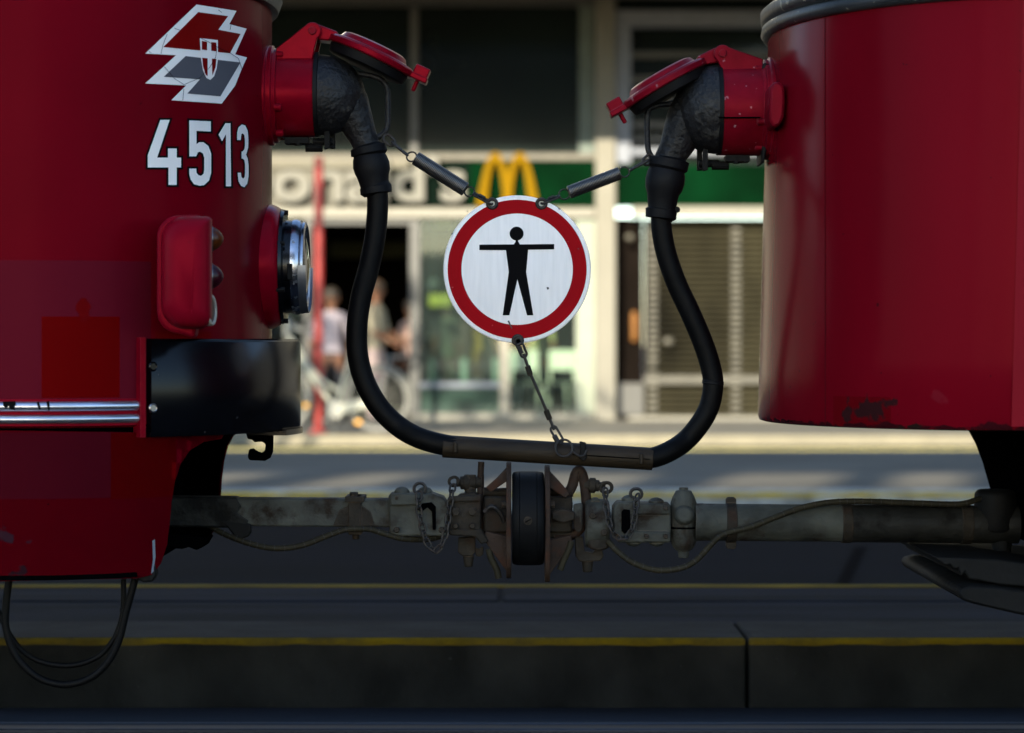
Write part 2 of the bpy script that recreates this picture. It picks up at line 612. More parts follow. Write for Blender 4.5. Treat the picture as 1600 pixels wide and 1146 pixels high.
# pavement in front of the shop
m_kerb3 = mat('pale_kerb_stone', (0.165, 0.145, 0.095), 0.7, var=0.15, scale=3, bump=0.2)
struct(MB().span(-40, 40, 26.0, 26.3, -0.5, ZW0).build('pavement_kerb', m_kerb3, bevel=0.02))
pw = MB()
pw.prism([Vector((0, 26.29, ZW0 - 0.002)), Vector((0, YB + 8, ZW1 - (YB + 8 - YB) * 0.0)), Vector((0, YB + 8, -0.6)), Vector((0, 26.29, -0.6))], (80, 0, 0))
struct(pw.build('pavement', m_walk, smooth=False))
# grooved tram rail
struct(MB().span(-20, 20, 5.47, 5.525, -0.05, 0.004).span(-20, 20, 5.568, 5.59, -0.05, 0.001).build('tram_rail', m_railst, bevel=0.004))
struct(MB().span(-20, 20, 5.526, 5.567, -0.05, -0.001).build('rail_groove', m_raild, smooth=False))


# ================================================================== TRAM BODIES
class Car:
    def __init__(self, sgn, xf, a, b, n=2.0, lean=0.0, z0=0.68):
        self.sgn, self.lean, self.z0, self.b = sgn, lean, z0, b
        pts = []
        K = 64
        xs = xf + a * sgn            # sgn -1: body lies to the left
        for i in range(K + 1):
            t = PI / 2 * i / K
            pts.append((xs - sgn * a * math.cos(t) ** (2 / n), D0 - b * math.sin(t) ** (2 / n)))
        for i in range(1, 61):
            q = 7.5 * (i / 60) ** 1.6
            pts.append((xs + sgn * q, D0 - b - 0.5 * (1 - math.exp(-(q / 2.2) ** 1.5))))
        self.pts = pts
        nr = []
        for i in range(len(pts)):
            p, q = pts[max(i - 1, 0)], pts[min(i + 1, len(pts) - 1)]
            tx, ty = q[0] - p[0], q[1] - p[1]
            l = math.hypot(tx, ty)
            n1 = (ty / l, -tx / l)
            if n1[1] > 0 or (i == 0):
                n1 = (-n1[0], -n1[1])
            if i == 0:
                n1 = (-sgn, 0.0)
            nr.append(n1)
        self.nr = nr

    def off(self, i, o):
        return (self.pts[i][0] + self.nr[i][0] * o, self.pts[i][1] + self.nr[i][1] * o)

    def hit(self, px, py, o=0.0):
        k = (px - 800) / F
        prev = None
        best = None
        for i in range(len(self.pts)):
            x, y = self.off(i, o)
            z = H + (HY - py) * y / F
            f = x + self.lean * (z - self.z0) - k * y
            if prev is not None and (prev[0] <= 0) != (f <= 0):
                s = prev[0] / (prev[0] - f)
                X = prev[1] + (x - prev[1]) * s
                Y = prev[2] + (y - prev[2]) * s
                best = Vector((k * Y, Y, H + (HY - py) * Y / F))
            prev = (f, x, y)
        if best is None:
            x, y = self.off(4, o)
            best = Vector((x, y, H + (HY - py) * y / F))
        return best

    def index(self, px):
        """index on the near half whose projection is nearest to column px"""
        return min(range(len(self.pts)), key=lambda i: abs(800 + F * self.pts[i][0] / self.pts[i][1] - px))

    def X(self, x, z):
        return x + self.lean * (z - self.z0)

    def ring(self, o, i1=None):
        i1 = len(self.pts) - 1 if i1 is None else i1
        near = [self.off(i, o) for i in range(i1, 0, -1)]
        far = [(x, 2 * D0 - y) for x, y in (self.off(i, o) for i in range(0, i1 + 1))]
        return near + far

    def loft(self, prof, i1=None, caps=True):
        """shell through (z, offset) levels"""
        mb = MB()
        rows = []
        for z, o in prof:
            rows.append([mb.bm.verts.new((self.X(x, z), y, z)) for x, y in self.ring(o, i1)])
        for a, b in zip(rows, rows[1:]):
            for i in range(len(a) - 1):
                mb.bm.faces.new((a[i], a[i + 1], b[i + 1], b[i]))
            mb.bm.faces.new((a[-1], a[0], b[0], b[-1]))
        if caps:
            mb.bm.faces.new(rows[0])
            mb.bm.faces.new(list(reversed(rows[-1])))
        return mb

    def band(self, ids, sec, far=False):
        """solid strip along body indices ids; sec(i) -> list of (z, offset)"""
        mb = MB()
        rows = []
        for i in ids:
            row = []
            for z, o in sec(i):
                x, y = self.off(i, o)
                row.append(mb.bm.verts.new((self.X(x, z), y if not far else 2 * D0 - y, z)))
            rows.append(row)
        self._skin(mb, rows)
        return mb

    def wrap(self, i1, sec):
        """solid strip running round the nose from index i1 on the near side to i1 on the far side"""
        mb = MB()
        rows = []
        for s, i in [(1, i) for i in range(i1, 0, -1)] + [(-1, i) for i in range(0, i1 + 1)]:
            row = []
            for z, o in sec(i):
                x, y = self.off(i, o)
                row.append(mb.bm.verts.new((self.X(x, z), y if s > 0 else 2 * D0 - y, z)))
            rows.append(row)
        self._skin(mb, rows)
        return mb

    def _skin(self, mb, rows):
        n = len(rows[0])
        for a, b in zip(rows, rows[1:]):
            for k in range(n):
                j = (k + 1) % n
                mb.bm.faces.new((a[k], a[j], b[j], b[k]))
        mb.bm.faces.new(rows[0])
        mb.bm.faces.new(list(reversed(rows[-1])))


def decal(car, polys, o, step=5.0, thick=0):
    """flat stickers (pixel outlines) wrapped on the curved body; thick > 0 gives a solid panel going inward"""
    mb = MB()
    for poly in polys:
        vs = [Vector((p[0], p[1])) for p in poly]
        n = len(vs)
        v, e, f, *_ = delaunay_2d_cdt(vs, [(i, (i + 1) % n) for i in range(n)], [], 1, 1e-6)
        t = bmesh.new()
        tv = [t.verts.new((p.x, p.y, 0)) for p in v]
        for tri in f:
            try:
                t.faces.new([tv[i] for i in tri])
            except ValueError:
                pass
        x0, x1 = min(p[0] for p in poly), max(p[0] for p in poly)
        x = x0 + step
        while x < x1:
            bmesh.ops.bisect_plane(t, geom=t.verts[:] + t.edges[:] + t.faces[:], plane_co=(x, 0, 0), plane_no=(1, 0, 0))
            x += step
        mp = {}
        for q in t.verts:
            mp[q] = mb.bm.verts.new(car.hit(q.co.x, q.co.y, o))
        for q in t.faces:
            mb.bm.faces.new([mp[a] for a in q.verts])
        t.free()
    if thick:
        r = bmesh.ops.solidify(mb.bm, geom=mb.bm.faces[:], thickness=thick)
    return mb


def face_out(o):
    """turn a one-sided film so that its faces look at the street side (-y)"""
    bm = bmesh.new()
    bm.from_mesh(o.data)
    for f in bm.faces:
        if f.normal.y > 0:
            f.normal_flip()
    bm.to_mesh(o.data)
    bm.free()
    return o


def crop1(pts):
    return [(x / 3.81, y / 3.81) for x, y in pts]


def grow(poly, r):
    n = len(poly)
    area = sum(poly[i][0] * poly[(i + 1) % n][1] - poly[(i + 1) % n][0] * poly[i][1] for i in range(n))
    s = 1 if area > 0 else -1
    out = []
    for i in range(n):
        a, b, c = Vector(poly[i - 1]), Vector(poly[i]), Vector(poly[(i + 1) % n])
        d1, d2 = (b - a).normalized(), (c - b).normalized()
        n1 = Vector((d1.y, -d1.x)) * s
        n2 = Vector((d2.y, -d2.x)) * s
        k = 1 + n1.dot(n2)
        m = (n1 + n2) / max(k, 0.5)
        q = b + m * r
        out.append((q.x, q.y))
    return out


# ------------------------------------------------------------------ left car
A = Car(-1, -0.453, 0.37, 0.50, 2.0)
ta = thing('tram_car', 'red tram car with white number 4513, lightning emblem, single round headlight and black bumper', 'tram',
           (-2.0, D0, 0.0))


def patch_px(car, m, x0, y0, x1, y1, col):
    p, q = car.hit(max(x0, -60), (y0 + y1) / 2), car.hit(x1, (y0 + y1) / 2)
    yy = (p.y + q.y) / 2
    za, zb = H + (HY - y1) * yy / F, H + (HY - y0) * yy / F
    X0 = p.x if x0 > -60 else -9
    add_patch(m, lambda nt: box_mask(nt, geo_sep(nt), X0, q.x, za, zb), col)


FADE = (0.098, 0.0045, 0.0125)
patch_px(A, m_body_a, -100, 408, 236, 626, FADE)
patch_px(A, m_body_a, -100, 676, 173, 779, FADE)
patch_px(A, m_body_a, 65, 495, 187, 622, (0.112, 0.0002, 0.0006))
patch_px(A, m_body_a, 173, 676, 275, 778, (0.12, 0.0008, 0.0018))
patch_px(A, m_body_a, 243, 518, 330, 531, (0.125, 0.0010, 0.0022))

ob = A.loft([(0.685, -0.006), (0.69, 0), (0.80, 0), (1.0, 0), (1.2, 0), (1.452, 0)]).build('body', m_body_a, ta)
A.loft([(1.452, 0.0), (1.454, 0.012), (1.475, 0.020), (1.50, 0.012), (1.502, -0.002)]).build('belt_moulding', m_belt, ta)
ow = A.loft([(1.502, -0.004), (2.35, -0.06)]).build('window_band', m_glass_d, ta)
ro = A.loft([(2.35, -0.045), (2.42, -0.02), (2.55, -0.03), (2.78, -0.16), (2.86, -0.36)]).build('roof', m_body_a, ta)
MB().lathe([(0, 0.15), (0.05, 0.16), (0.2, 0.16), (0.25, 0.12)], (-3, D0, 2.84), (0, 0, 1)).build('roof_vent', m_bar, ro, bevel=0.01)
# skirt below the bumper, near side and far side
skirt = [(-60, 672), (352, 678), (346, 686), (318, 691), (297, 704), (283, 724), (274, 750), (268, 785), (265, 820), (261, 852), (252, 880),
         (238, 898), (214, 904), (120, 906), (-60, 910)]
sk = decal(A, [skirt], 0.0, 8, 0.014).build('skirt', m_body_a, ta, sharp=50)
far_sk = sk.copy()
far_sk.data = sk.data.copy()
for v in far_sk.data.vertices:
    v.co.y = 2 * D0 - v.co.y
far_sk.data.flip_normals()
C.objects.link(far_sk)
put_under(far_sk, ta)
ln_ = decal(A, [[(x + (1 if x > -50 else 0), y) for x, y in skirt]], -0.017, 8).build('skirt_shade_sheet', m_under, far_sk, sharp=50)  # black sheet added inside the far skirt, standing in for shade
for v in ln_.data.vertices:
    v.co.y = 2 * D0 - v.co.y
sl_ = A.band(range(A.index(-40), A.index(212) - 1, -1), lambda i: [(0.438, -0.002), (0.438, 0.003), (0.430, 0.004), (0.430, -0.012)])
sl_.build('skirt_lip', m_under, sk, sharp=50)
face_out(decal(A, [[(238, 845), (242, 843), (243, 870), (240, 893), (236, 897), (239, 875)]], 0.002, 4).build('primer_scrape', mat('grey_primer', (0.15, 0.16, 0.19), 0.6), sk))
MB().pxprism([(222, 893), (244, 880), (246, 898), (240, 908), (226, 909), (214, 904)], 4.40, 0.03).build('corner_bracket', m_dirtblk, ta, bevel=0.003)
# dark gear behind the skirt
MB().span(-7, -0.66, D0 - 0.36, D0 + 0.36, 0.42, 0.684).span(-7, -0.74, D0 - 0.44, D0 + 0.44, 0.47, 0.686).build('underframe', m_under, ta, bevel=0.01)
MB().pxprism([(262, 830), (330, 838), (322, 852), (312, 857), (300, 852), (290, 855), (262, 853)], 4.8, 0.10).build('chassis_bracket', m_under, ta, bevel=0.004)
# bumper
ib = A.index(226)


def bump_off(i):
    f = min(1, i / ib)
    return 0.056 - 0.040 * f ** 1.3


bz0, bz1 = 0.668, 0.836
bu = A.wrap(ib, lambda i: [(bz0, -0.02), (bz0, bump_off(i) - 0.004), (bz0 + 0.006, bump_off(i)), (bz1 - 0.006, bump_off(i)), (bz1, bump_off(i) - 0.006), (bz1, -0.02)]).build('bumper', m_bumper, ta, sharp=50)
br = A.band(range(A.index(214), ib + 0, -1), lambda i: [(bz0 + 0.0, -0.01), (bz0, 0.014), (bz1 + 0.002, 0.014), (bz1 + 0.002, -0.01)]).build('bumper_bracket', m_red, ta, sharp=50)
A.wrap(10, lambda i: [(bz0 - 0.008, -0.02), (bz0 - 0.008, bump_off(i) + 0.004), (bz0 + 0.002, bump_off(i) + 0.004), (bz0 + 0.002, -0.02)]).build('bumper_lip', m_bumper, bu, sharp=50)
for py in (573, 638):
    p = A.hit(239, py, 0.016)
    nrm = Vector((A.nr[ib][0], A.nr[ib][1], 0))
    MB().lathe([(-0.004, 0.0085), (0.001, 0.0085), (0.0025, 0.0065), (0.0015, 0.0055), (0.0015, 0.001)], p, nrm, 20).build('bolt', m_steel if py > 600 else m_bumper, bu)
# aluminium trims
for (y0, y1) in ((627, 644), (648, 663)):
    za, zb = A.hit(100, y1).z, A.hit(100, y0).z
    r_ = (zb - za) / 2
    A.band(range(A.index(212), len(A.pts))[::1], lambda i, za=za, zb=zb, r_=r_: [(za, -0.003)] + [((za + zb) / 2 - r_ * math.cos(t), 0.011 * math.sin(t)) for t in [PI * k / 8 for k in range(1, 8)]] + [(zb, -0.003)]).build('side_trim', m_trim, ta, sharp=60)
for chip in ([(4, 628), (24, 627), (25, 631), (22, 636), (24, 641), (16, 640), (13, 634), (9, 639), (5, 634)], [(57, 629), (61, 628), (64, 640), (61, 641)], [(72, 628), (77, 627), (78, 641), (75, 642), (74, 635)]):
    face_out(decal(A, [chip], 0.0135, 6).build('trim_scrape', m_black_film, ta))
za, zb = A.hit(100, 666).z, A.hit(100, 624).z
A.band(range(A.index(215), len(A.pts)), lambda i: [(za, -0.003), (za, 0.003), (zb, 0.003), (zb, -0.003)]).build('trim_backing', m_red_lamp, ta, sharp=60)

# emblem and number
wht = crop1([(1170, 28), (1408, 66), (1365, 145), (1468, 172), (1400, 325), (1470, 343), (1440, 410), (1400, 510), (1320, 618), (1020, 598), (1108, 510), (865, 498), (1048, 330), (865, 320)])
em = face_out(decal(A, [wht], 0.0012, 4).build('emblem', m_white, ta))
face_out(decal(A, [crop1([(1180, 73), (1358, 97), (1300, 178), (1432, 203), (1370, 318), (972, 281)])], 0.0018, 4).build('emblem_upper_bolt', m_logo_red, em))
face_out(decal(A, [crop1([(1105, 335), (1432, 373), (1312, 575), (1115, 558), (1190, 474), (975, 458)])], 0.0018, 4).build('emblem_lower_bolt', m_logo_grey, em))
face_out(decal(A, [crop1([(1190, 228), (1297, 240), (1298, 350), (1290, 410), (1275, 455), (1252, 477), (1228, 465), (1208, 420), (1195, 345)])], 0.0024, 4).build('emblem_shield', m_white, em))
face_out(decal(A, [crop1([(1202, 245), (1233, 250), (1233, 300), (1202, 296)]), crop1([(1258, 252), (1288, 255), (1290, 307), (1258, 303)]),
                   crop1([(1204, 345), (1236, 348), (1236, 455), (1225, 445), (1210, 400)]), crop1([(1262, 350), (1288, 352), (1284, 400), (1264, 452)])],
               0.0030, 4).build('shield_fields', m_logo_red, em))
# fine cracks in the film
for seg_ in ([(1037, 168), (1072, 182)], [(995, 205), (970, 270), (958, 322)], [(885, 305), (900, 318)], [(978, 398), (1040, 470), (1095, 505), (1190, 465), (1250, 400), (1285, 340), (1290, 290)],
             [(1198, 230), (1240, 250), (1300, 285), (1375, 320), (1420, 350), (1440, 410)], [(1095, 530), (1088, 600)], [(1375, 150), (1370, 180)], [(1300, 60), (1320, 75)]):
    ck = []
    for a_, b_ in zip(seg_, seg_[1:]):
        dx, dy = b_[0] - a_[0], b_[1] - a_[1]
        l_ = math.hypot(dx, dy)
        nx, ny = -dy / l_ * 1.3, dx / l_ * 1.3
        ck.append(crop1([(a_[0] + nx, a_[1] + ny), (b_[0] + nx, b_[1] + ny), (b_[0] - nx, b_[1] - ny), (a_[0] - nx, a_[1] - ny)]))
    face_out(decal(A, ck, 0.0034, 6).build('film_crack', m_black_film, em))
D4 = [(955, 715), (1010, 715), (935, 940), (1000, 940), (1000, 885), (1052, 885), (1052, 940), (1078, 940), (1078, 998), (1052, 998), (1052, 1102), (1003, 1102), (1003, 998), (880, 998), (880, 925)]
D5 = [(1127, 718), (1255, 724), (1255, 784), (1170, 780), (1170, 860), (1185, 848), (1210, 848), (1240, 870), (1257, 915), (1257, 1030), (1245, 1075), (1215, 1103), (1190, 1107), (1155, 1098), (1135, 1070), (1127, 1040), (1127, 1005), (1168, 1005), (1170, 1030), (1182, 1045), (1198, 1048), (1212, 1035), (1216, 1010), (1216, 940), (1208, 915), (1192, 904), (1178, 908), (1168, 932), (1127, 932)]
D1 = [(1342, 735), (1372, 735), (1376, 1110), (1345, 1110), (1345, 800), (1322, 842), (1301, 803)]
D3 = [(1412, 835), (1412, 790), (1420, 760), (1440, 742), (1460, 748), (1475, 780), (1479, 830), (1478, 880), (1465, 922), (1475, 945), (1480, 985), (1480, 1050), (1472, 1095), (1455, 1116), (1435, 1108), (1420, 1080), (1415, 1030), (1434, 1030), (1438, 1055), (1448, 1065), (1456, 1055), (1459, 1030), (1459, 980), (1455, 955), (1445, 945), (1438, 945), (1438, 903), (1444, 903), (1455, 890), (1458, 870), (1458, 830), (1454, 805), (1445, 795), (1437, 800), (1433, 835)]
for nm, dg in (('number_four', D4), ('number_five', D5), ('number_one', D1), ('number_three', D3)):
    r_ = 12 if nm != 'number_three' else 7
    bk = face_out(decal(A, [crop1(grow(dg, r_))], 0.0012, 3).build('number_outline', m_black_film, ta))
    face_out(decal(A, [crop1(dg)], 0.0020, 3).build('digit', m_white, bk))

m_dull = mat('dull_metal', (0.16, 0.165, 0.18), 0.35, 0.9, var=0.2)
# marker lamp housing on the front corner
hx0, hx1 = P(247, 0, 4.26).x, P(334, 0, 4.30).x
hz0, hz1 = P(0, 514, 4.27).z, P(0, 337, 4.27).z
hm = MB()
rad = 0.040


def housing_ring(y, ins, dx=0.0):
    x0_, x1_, z0_, z1_ = hx0 + ins, hx1 - ins * 0.85 - dx, hz0 + ins, hz1 - ins
    out_ = []
    for ux, uz, a0, rr in ((1, 1, 0, 0.008), (0, 1, 90, rad), (0, 0, 180, rad), (1, 0, 270, 0.022)):
        rr = max(0.004, rr - ins * 0.5)
        cx = x1_ - rr if ux else x0_ + rr
        cz = z1_ - rr if uz else z0_ + rr
        for k in range(9):
            t = R(a0 + 90 * k / 8)
            out_.append(hm.bm.verts.new((cx + rr * math.cos(t), y, cz + rr * math.sin(t))))
    return out_


hrows = [housing_ring(4.540, 0.0, 0.034), housing_ring(4.300, 0.0, 0.004), housing_ring(4.286, 0.0012), housing_ring(4.274, 0.005), housing_ring(4.265, 0.0115),
         housing_ring(4.2595, 0.021), housing_ring(4.2568, 0.031)]
for a, b in zip(hrows, hrows[1:]):
    for k in range(len(a)):
        hm.bm.faces.new((a[k], a[(k + 1) % len(a)], b[(k + 1) % len(a)], b[k]))
hm.bm.faces.new(hrows[0])
hm.bm.faces.new(list(reversed(hrows[-1])))
lh = hm.build('lamp_housing', m_red_lamp, ta, sharp=60)
hm = MB()
ring_ = []
for cx, cz, a0, rr in ((hx0 + 0.062, hz1 + 0.004, 90, 0.0), (hx0 + 0.026, hz1 - 0.034, 90, 0.037), (hx0 + 0.027, hz0 + 0.030, 180, 0.038), (hx0 + 0.052, hz0 - 0.016, 200, 0.0), (hx0 + 0.06, hz0 + 0.02, 0, 0.0), (hx0 + 0.066, hz1 - 0.03, 0, 0.0)):
    for k in range(9):
        if rr == 0 and k:
            continue
        t = R(a0 + 90 * k / 8)
        ring_.append(Vector((cx + rr * math.cos(t), 4.345, cz + rr * math.sin(t))))
hm.prism(ring_, (0, 0.05, 0))
hm.build('housing_gasket', m_red_lamp, lh, bevel=0.006, seg=3)
for zz in (hz1 - 0.02, hz0 + 0.03):
    MB().lathe([(-0.002, 0.0045), (0.0012, 0.0045), (0.002, 0.003)], (hx1 - 0.014, 4.272, zz), (0.25, -1, 0), 14).build('housing_screw', m_dull, lh)
for nm, y0, y1, mm, ln in (('amber_lamp', 350, 397, m_amber, 0.022), ('red_lamp', 408, 456, m_rlens, 0.022)):
    yc = (y0 + y1) / 2
    c = P(334, yc, 4.335)
    c.x = hx1 - 0.010
    r_ = M(y1 - y0, 4.335) / 2 * 0.88
    lp = MB().lathe([(-0.004, r_), (0.003, r_), (0.005, r_ * 0.93), (0.005, r_ * 0.5)], c, (1, 0.1, 0), 28).build(nm, m_dull, lh)
    MB().lathe([(0.003, r_ * 0.88), (0.007, r_ * 0.86), (0.013, r_ * 0.70), (0.019, r_ * 0.42), (ln, r_ * 0.15), (ln + 0.0005, 0.0005)], c, (1, 0.1, 0), 28).build('lens', mm, lh)
c = P(334, 485, 4.30)
c.x = hx1 - 0.009
rf_ = MB().lathe([(-0.006, 0.0265), (0.006, 0.0265), (0.008, 0.025), (0.008, 0.021), (0.005, 0.020)], c, (1, -0.16, 0.03), 28, cap=False).build('reflector', mat('reflector_white', (0.40, 0.37, 0.32), 0.4), lh)
MB().lathe([(0.0, 0.0205), (0.0055, 0.0205)], c, (1, -0.16, 0.03), 28).build('reflector_face', m_rlens, rf_)

# headlight
hc = P(430, 417, D0)
hl = MB().lathe([(-0.06, 0.118), (-0.004, 0.1165), (0.004, 0.113), (0.012, 0.108), (0.016, 0.10)], (hc.x, D0, hc.z), (1, 0, 0), 48).build('headlight', m_red, ta, sharp=50)
MB().lathe([(0.014, 0.108), (0.020, 0.106), (0.021, 0.098), (0.022, 0.088), (0.036, 0.087), (0.038, 0.08)], (hc.x, D0, hc.z), (1, 0, 0), 48).build('headlight_drum', m_bumper, hl, sharp=50)
MB().lathe([(0.034, 0.084), (0.035, 0.0895), (0.043, 0.090), (0.050, 0.087), (0.0515, 0.083), (0.054, 0.085), (0.058, 0.084), (0.060, 0.079), (0.057, 0.074), (0.05, 0.073)], (hc.x, D0, hc.z), (1, 0, 0), 48).build('headlight_bezel', m_chrome, hl, sharp=35)
MB().lathe([(0.046, 0.075), (0.054, 0.066), (0.060, 0.045), (0.063, 0.02), (0.0635, 0.001)], (hc.x, D0, hc.z), (1, 0, 0), 40).build('headlight_glass', m_lens, hl)
vb = MB()
rows = []
for a_, r_ in ((0.049, 0.0885), (0.064, 0.0865), (0.064, 0.0845), (0.049, 0.0855)):
    rows.append([vb.bm.verts.new((hc.x + a_, D0 + r_ * math.cos(t), hc.z + r_ * math.sin(t))) for t in [PI + PI * k / 24 for k in range(25)]])
for k in range(4):
    a, b = rows[k], rows[(k + 1) % 4]
    for i in range(24):
        vb.bm.faces.new((a[i], a[i + 1], b[i + 1], b[i]))
vb.bm.faces.new([r_[0] for r_ in rows])
vb.bm.faces.new([r_[-1] for r_ in rows])
vb.build('headlight_visor', mat('dull_chrome', (0.30, 0.31, 0.34), 0.35, 0.9, var=0.25, scale=25), hl)
for zz, yy in ((0.100, -0.02), (-0.102, -0.02), (0.04, -0.094), (-0.045, -0.094)):
    MB().cyl((hc.x + 0.010, D0 + yy, hc.z + zz), (hc.x + 0.026, D0 + yy, hc.z + zz), 0.0052, 6).build('headlight_screw', m_dirtblk, hl)
MB().box((hc.x + 0.035, D0 - 0.088, hc.z - 0.012), (0.010, 0.006, 0.03)).build('headlight_hinge', m_dirtblk, hl, bevel=0.0015)
# tow hook
MB().pxprism([(383, 668), (427, 668), (426, 706), (422, 716), (415, 720), (391, 719), (388, 714), (390, 702), (395, 701), (402, 706), (409, 708), (415, 704), (416, 694), (411, 690), (398, 691), (396, 687), (388, 686)], D0, 0.030).build('tow_hook', m_under, ta, bevel=0.004)


# ------------------------------------------------------------------ jumper sockets (parts of the cars)
def socket(car_t, s, cx_px, r_px, cz_py, x0, x1, flange_px, mred, hinge, lid_len, lid_ang, latch):
    """s = +1: the socket looks right.  Axis along x at D0"""
    z = P(0, cz_py).z
    fx = P(flange_px[0], 0).x
    X0, X1 = P(x0, 0).x, P(x1, 0).x
    r = M(r_px)
    so = MB().lathe([(0, r), (abs(X1 - X0) - 0.004, r * 0.985), (abs(X1 - X0), r * 0.96)], (X0, D0, z), (s, 0, 0), 48).build('socket', mred, car_t)
    fl = MB()
    fw = abs(P(flange_px[1], 0).x - fx)
    fl.lathe([(0, M(82)), (fw * 0.35, M(82)), (fw * 0.38, M(78)), (fw * 0.7, M(78)), (fw * 0.72, M(74)), (fw, M(73))], (fx, D0, z), (s, 0, 0), 48)
    fl.build('socket_flange', mred, so, bevel=0.0015)
    for ang in (60, 120, 200, 240, 300, 340):
        t = R(ang)
        c = Vector((P(flange_px[1], 0).x, D0 + M(70) * math.cos(t), z + M(70) * math.sin(t)))
        MB().lathe([(-0.002, M(6)), (0.010, M(6)), (0.012, M(4.5))], c, (s, 0, 0), 12).build('socket_bolt', mred, so)
    # hinge cheeks
    hp = P(*hinge)
    for yy in (-0.040, 0.040):
        poly = []
        for k in range(13):
            t = R(-55 + 190 * k / 12)
            poly.append(Vector((hp.x + s * M(13.5) * math.cos(t), D0 + yy, hp.z + M(13.5) * math.sin(t))))
        b0 = Vector((X0 + s * 0.002, D0 + yy, z + r * 0.93))
        b1 = Vector((X0 + s * 0.002, D0 + yy, z + r * 0.80))
        b2 = Vector((X1 - s * 0.004, D0 + yy, z + r * 0.80))
        poly += [b0 + Vector((0, 0, 0.010)), b1, b2]
        MB().prism(poly, (0, 0.012, 0)).build('hinge_cheek', mred, so, bevel=0.002)
    MB().cyl((hp.x, D0 - 0.052, hp.z), (hp.x, D0 + 0.052, hp.z), M(6.2), 20).build('hinge_pin', m_red_dirty, so, bevel=0.0012)
    # lid, standing open
    ax = Vector((s * math.cos(lid_ang), 0, -math.sin(lid_ang)))      # along the lid, away from the hinge
    up = Vector((s * math.sin(lid_ang), 0, math.cos(lid_ang)))
    lr = M(lid_len) / 2
    cen = hp + ax * (lr + M(22)) + up * M(4)
    ld = MB().lathe([(-0.006, lr * 0.97), (-0.004, lr), (0.005, lr), (0.009, lr * 0.95), (0.012, lr * 0.78), (0.021, lr * 0.72), (0.024, lr * 0.64), (0.025, lr * 0.3), (0.025, 0.001)],
                    cen, up, 48).build('lid', mred, so, sharp=30, bevel=0.001)
    MB().lathe([(-0.024, lr * 0.80), (-0.022, lr * 0.86), (-0.008, lr * 0.90), (-0.006, lr * 0.90)], cen, up, 40).build('lid_gasket', m_boot, so)
    arm = MB()
    arm.prism([hp + up * M(13) - ax * M(6), hp + up * M(14.5) + ax * M(8), hp + up * M(16) + ax * M(34), hp + up * M(5) + ax * M(46), hp - up * M(3) + ax * M(26), hp - up * M(9) + ax * M(8), hp - ax * M(8)], (0, 0.062, 0))
    arm.build('lid_arm', mred, so, bevel=0.003)
    e = cen + ax * lr
    lt = MB()
    mt = Matrix(((ax.x, 0, up.x, 0), (0, 1, 0, 0), (ax.z, 0, up.z, 0), (0, 0, 0, 1)))
    lt.box(e + ax * M(2) + up * 0.0, (M(44), 0.046, M(9)), mt)
    lt.box(e + ax * M(10) + up * M(11), (M(24), 0.040, M(16)), mt)
    lt.cyl(e + ax * M(9) - up * M(4), e + ax * M(9) - up * M(22), M(3.6), 12)
    lt.build('lid_latch', mred, so, bevel=0.0025)
    # lock under the socket
    k = MB()
    bx = X1
    k.box((bx - s * 0.035, D0, z - r - 0.006), (0.045, 0.05, 0.012))
    k.cyl((bx - s * 0.050, D0 - 0.02, z - r - 0.002), (bx - s * 0.050, D0 - 0.02, z - r - 0.014), 0.005, 6)
    k.cyl((bx - s * 0.032, D0 - 0.02, z - r - 0.002), (bx - s * 0.032, D0 - 0.02, z - r - 0.016), 0.006, 6)
    k.cyl((bx - s * 0.02, D0, z - r - 0.018), (bx + s * 0.012, D0, z - r - 0.018), 0.0085, 8)
    k.build('socket_lock', m_dirtblk, so, bevel=0.001)
    return so


socket(ta, 1, 460, 66, 150, 433, 494, (412, 436), m_red, (491, 53), 146, R(24.5), None)
# ------------------------------------------------------------------ right car
B = Car(1, 0.464, 0.44, 0.56, 2.0, lean=0.027, z0=0.684)
tb = thing('tram_car', 'red tram car without number or lamps, rust patch near its lower edge, black tray beneath', 'tram', (2.2, D0, 0.0))


def scuff(car, m, px, py, rx, ry, col, sc=30, th=0.5):
    p = car.hit(px, py)
    rxm, rzm = rx * p.y / F, ry * p.y / F

    def mask(nt):
        N, L = nt.nodes, nt.links
        tc = N.new('ShaderNodeTexCoord')
        mp = N.new('ShaderNodeMapping')
        mp.vector_type = 'POINT'
        mp.inputs['Location'].default_value = (-p.x / rxm, 0, -p.z / rzm)
        mp.inputs['Scale'].default_value = (1 / rxm, 0, 1 / rzm)
        L.new(tc.outputs['Object'], mp.inputs[0])
        ln = N.new('ShaderNodeVectorMath')
        ln.operation = 'LENGTH'
        L.new(mp.outputs[0], ln.inputs[0])
        no = N.new('ShaderNodeTexNoise')
        no.inputs['Scale'].default_value = sc
        no.inputs['Detail'].default_value = 7
        L.new(tc.outputs['Object'], no.inputs['Vector'])
        su = N.new('ShaderNodeMath')
        su.operation = 'MULTIPLY_ADD'
        L.new(ln.outputs['Value'], su.inputs[0])
        su.inputs[1].default_value = -0.22
        L.new(no.outputs[0], su.inputs[2])
        mr = N.new('ShaderNodeMapRange')
        mr.inputs[1].default_value = th - 0.22
        mr.inputs[2].default_value = th - 0.16
        L.new(su.outputs[0], mr.inputs[0])
        return mr.outputs[0]
    add_patch(m, mask, col)


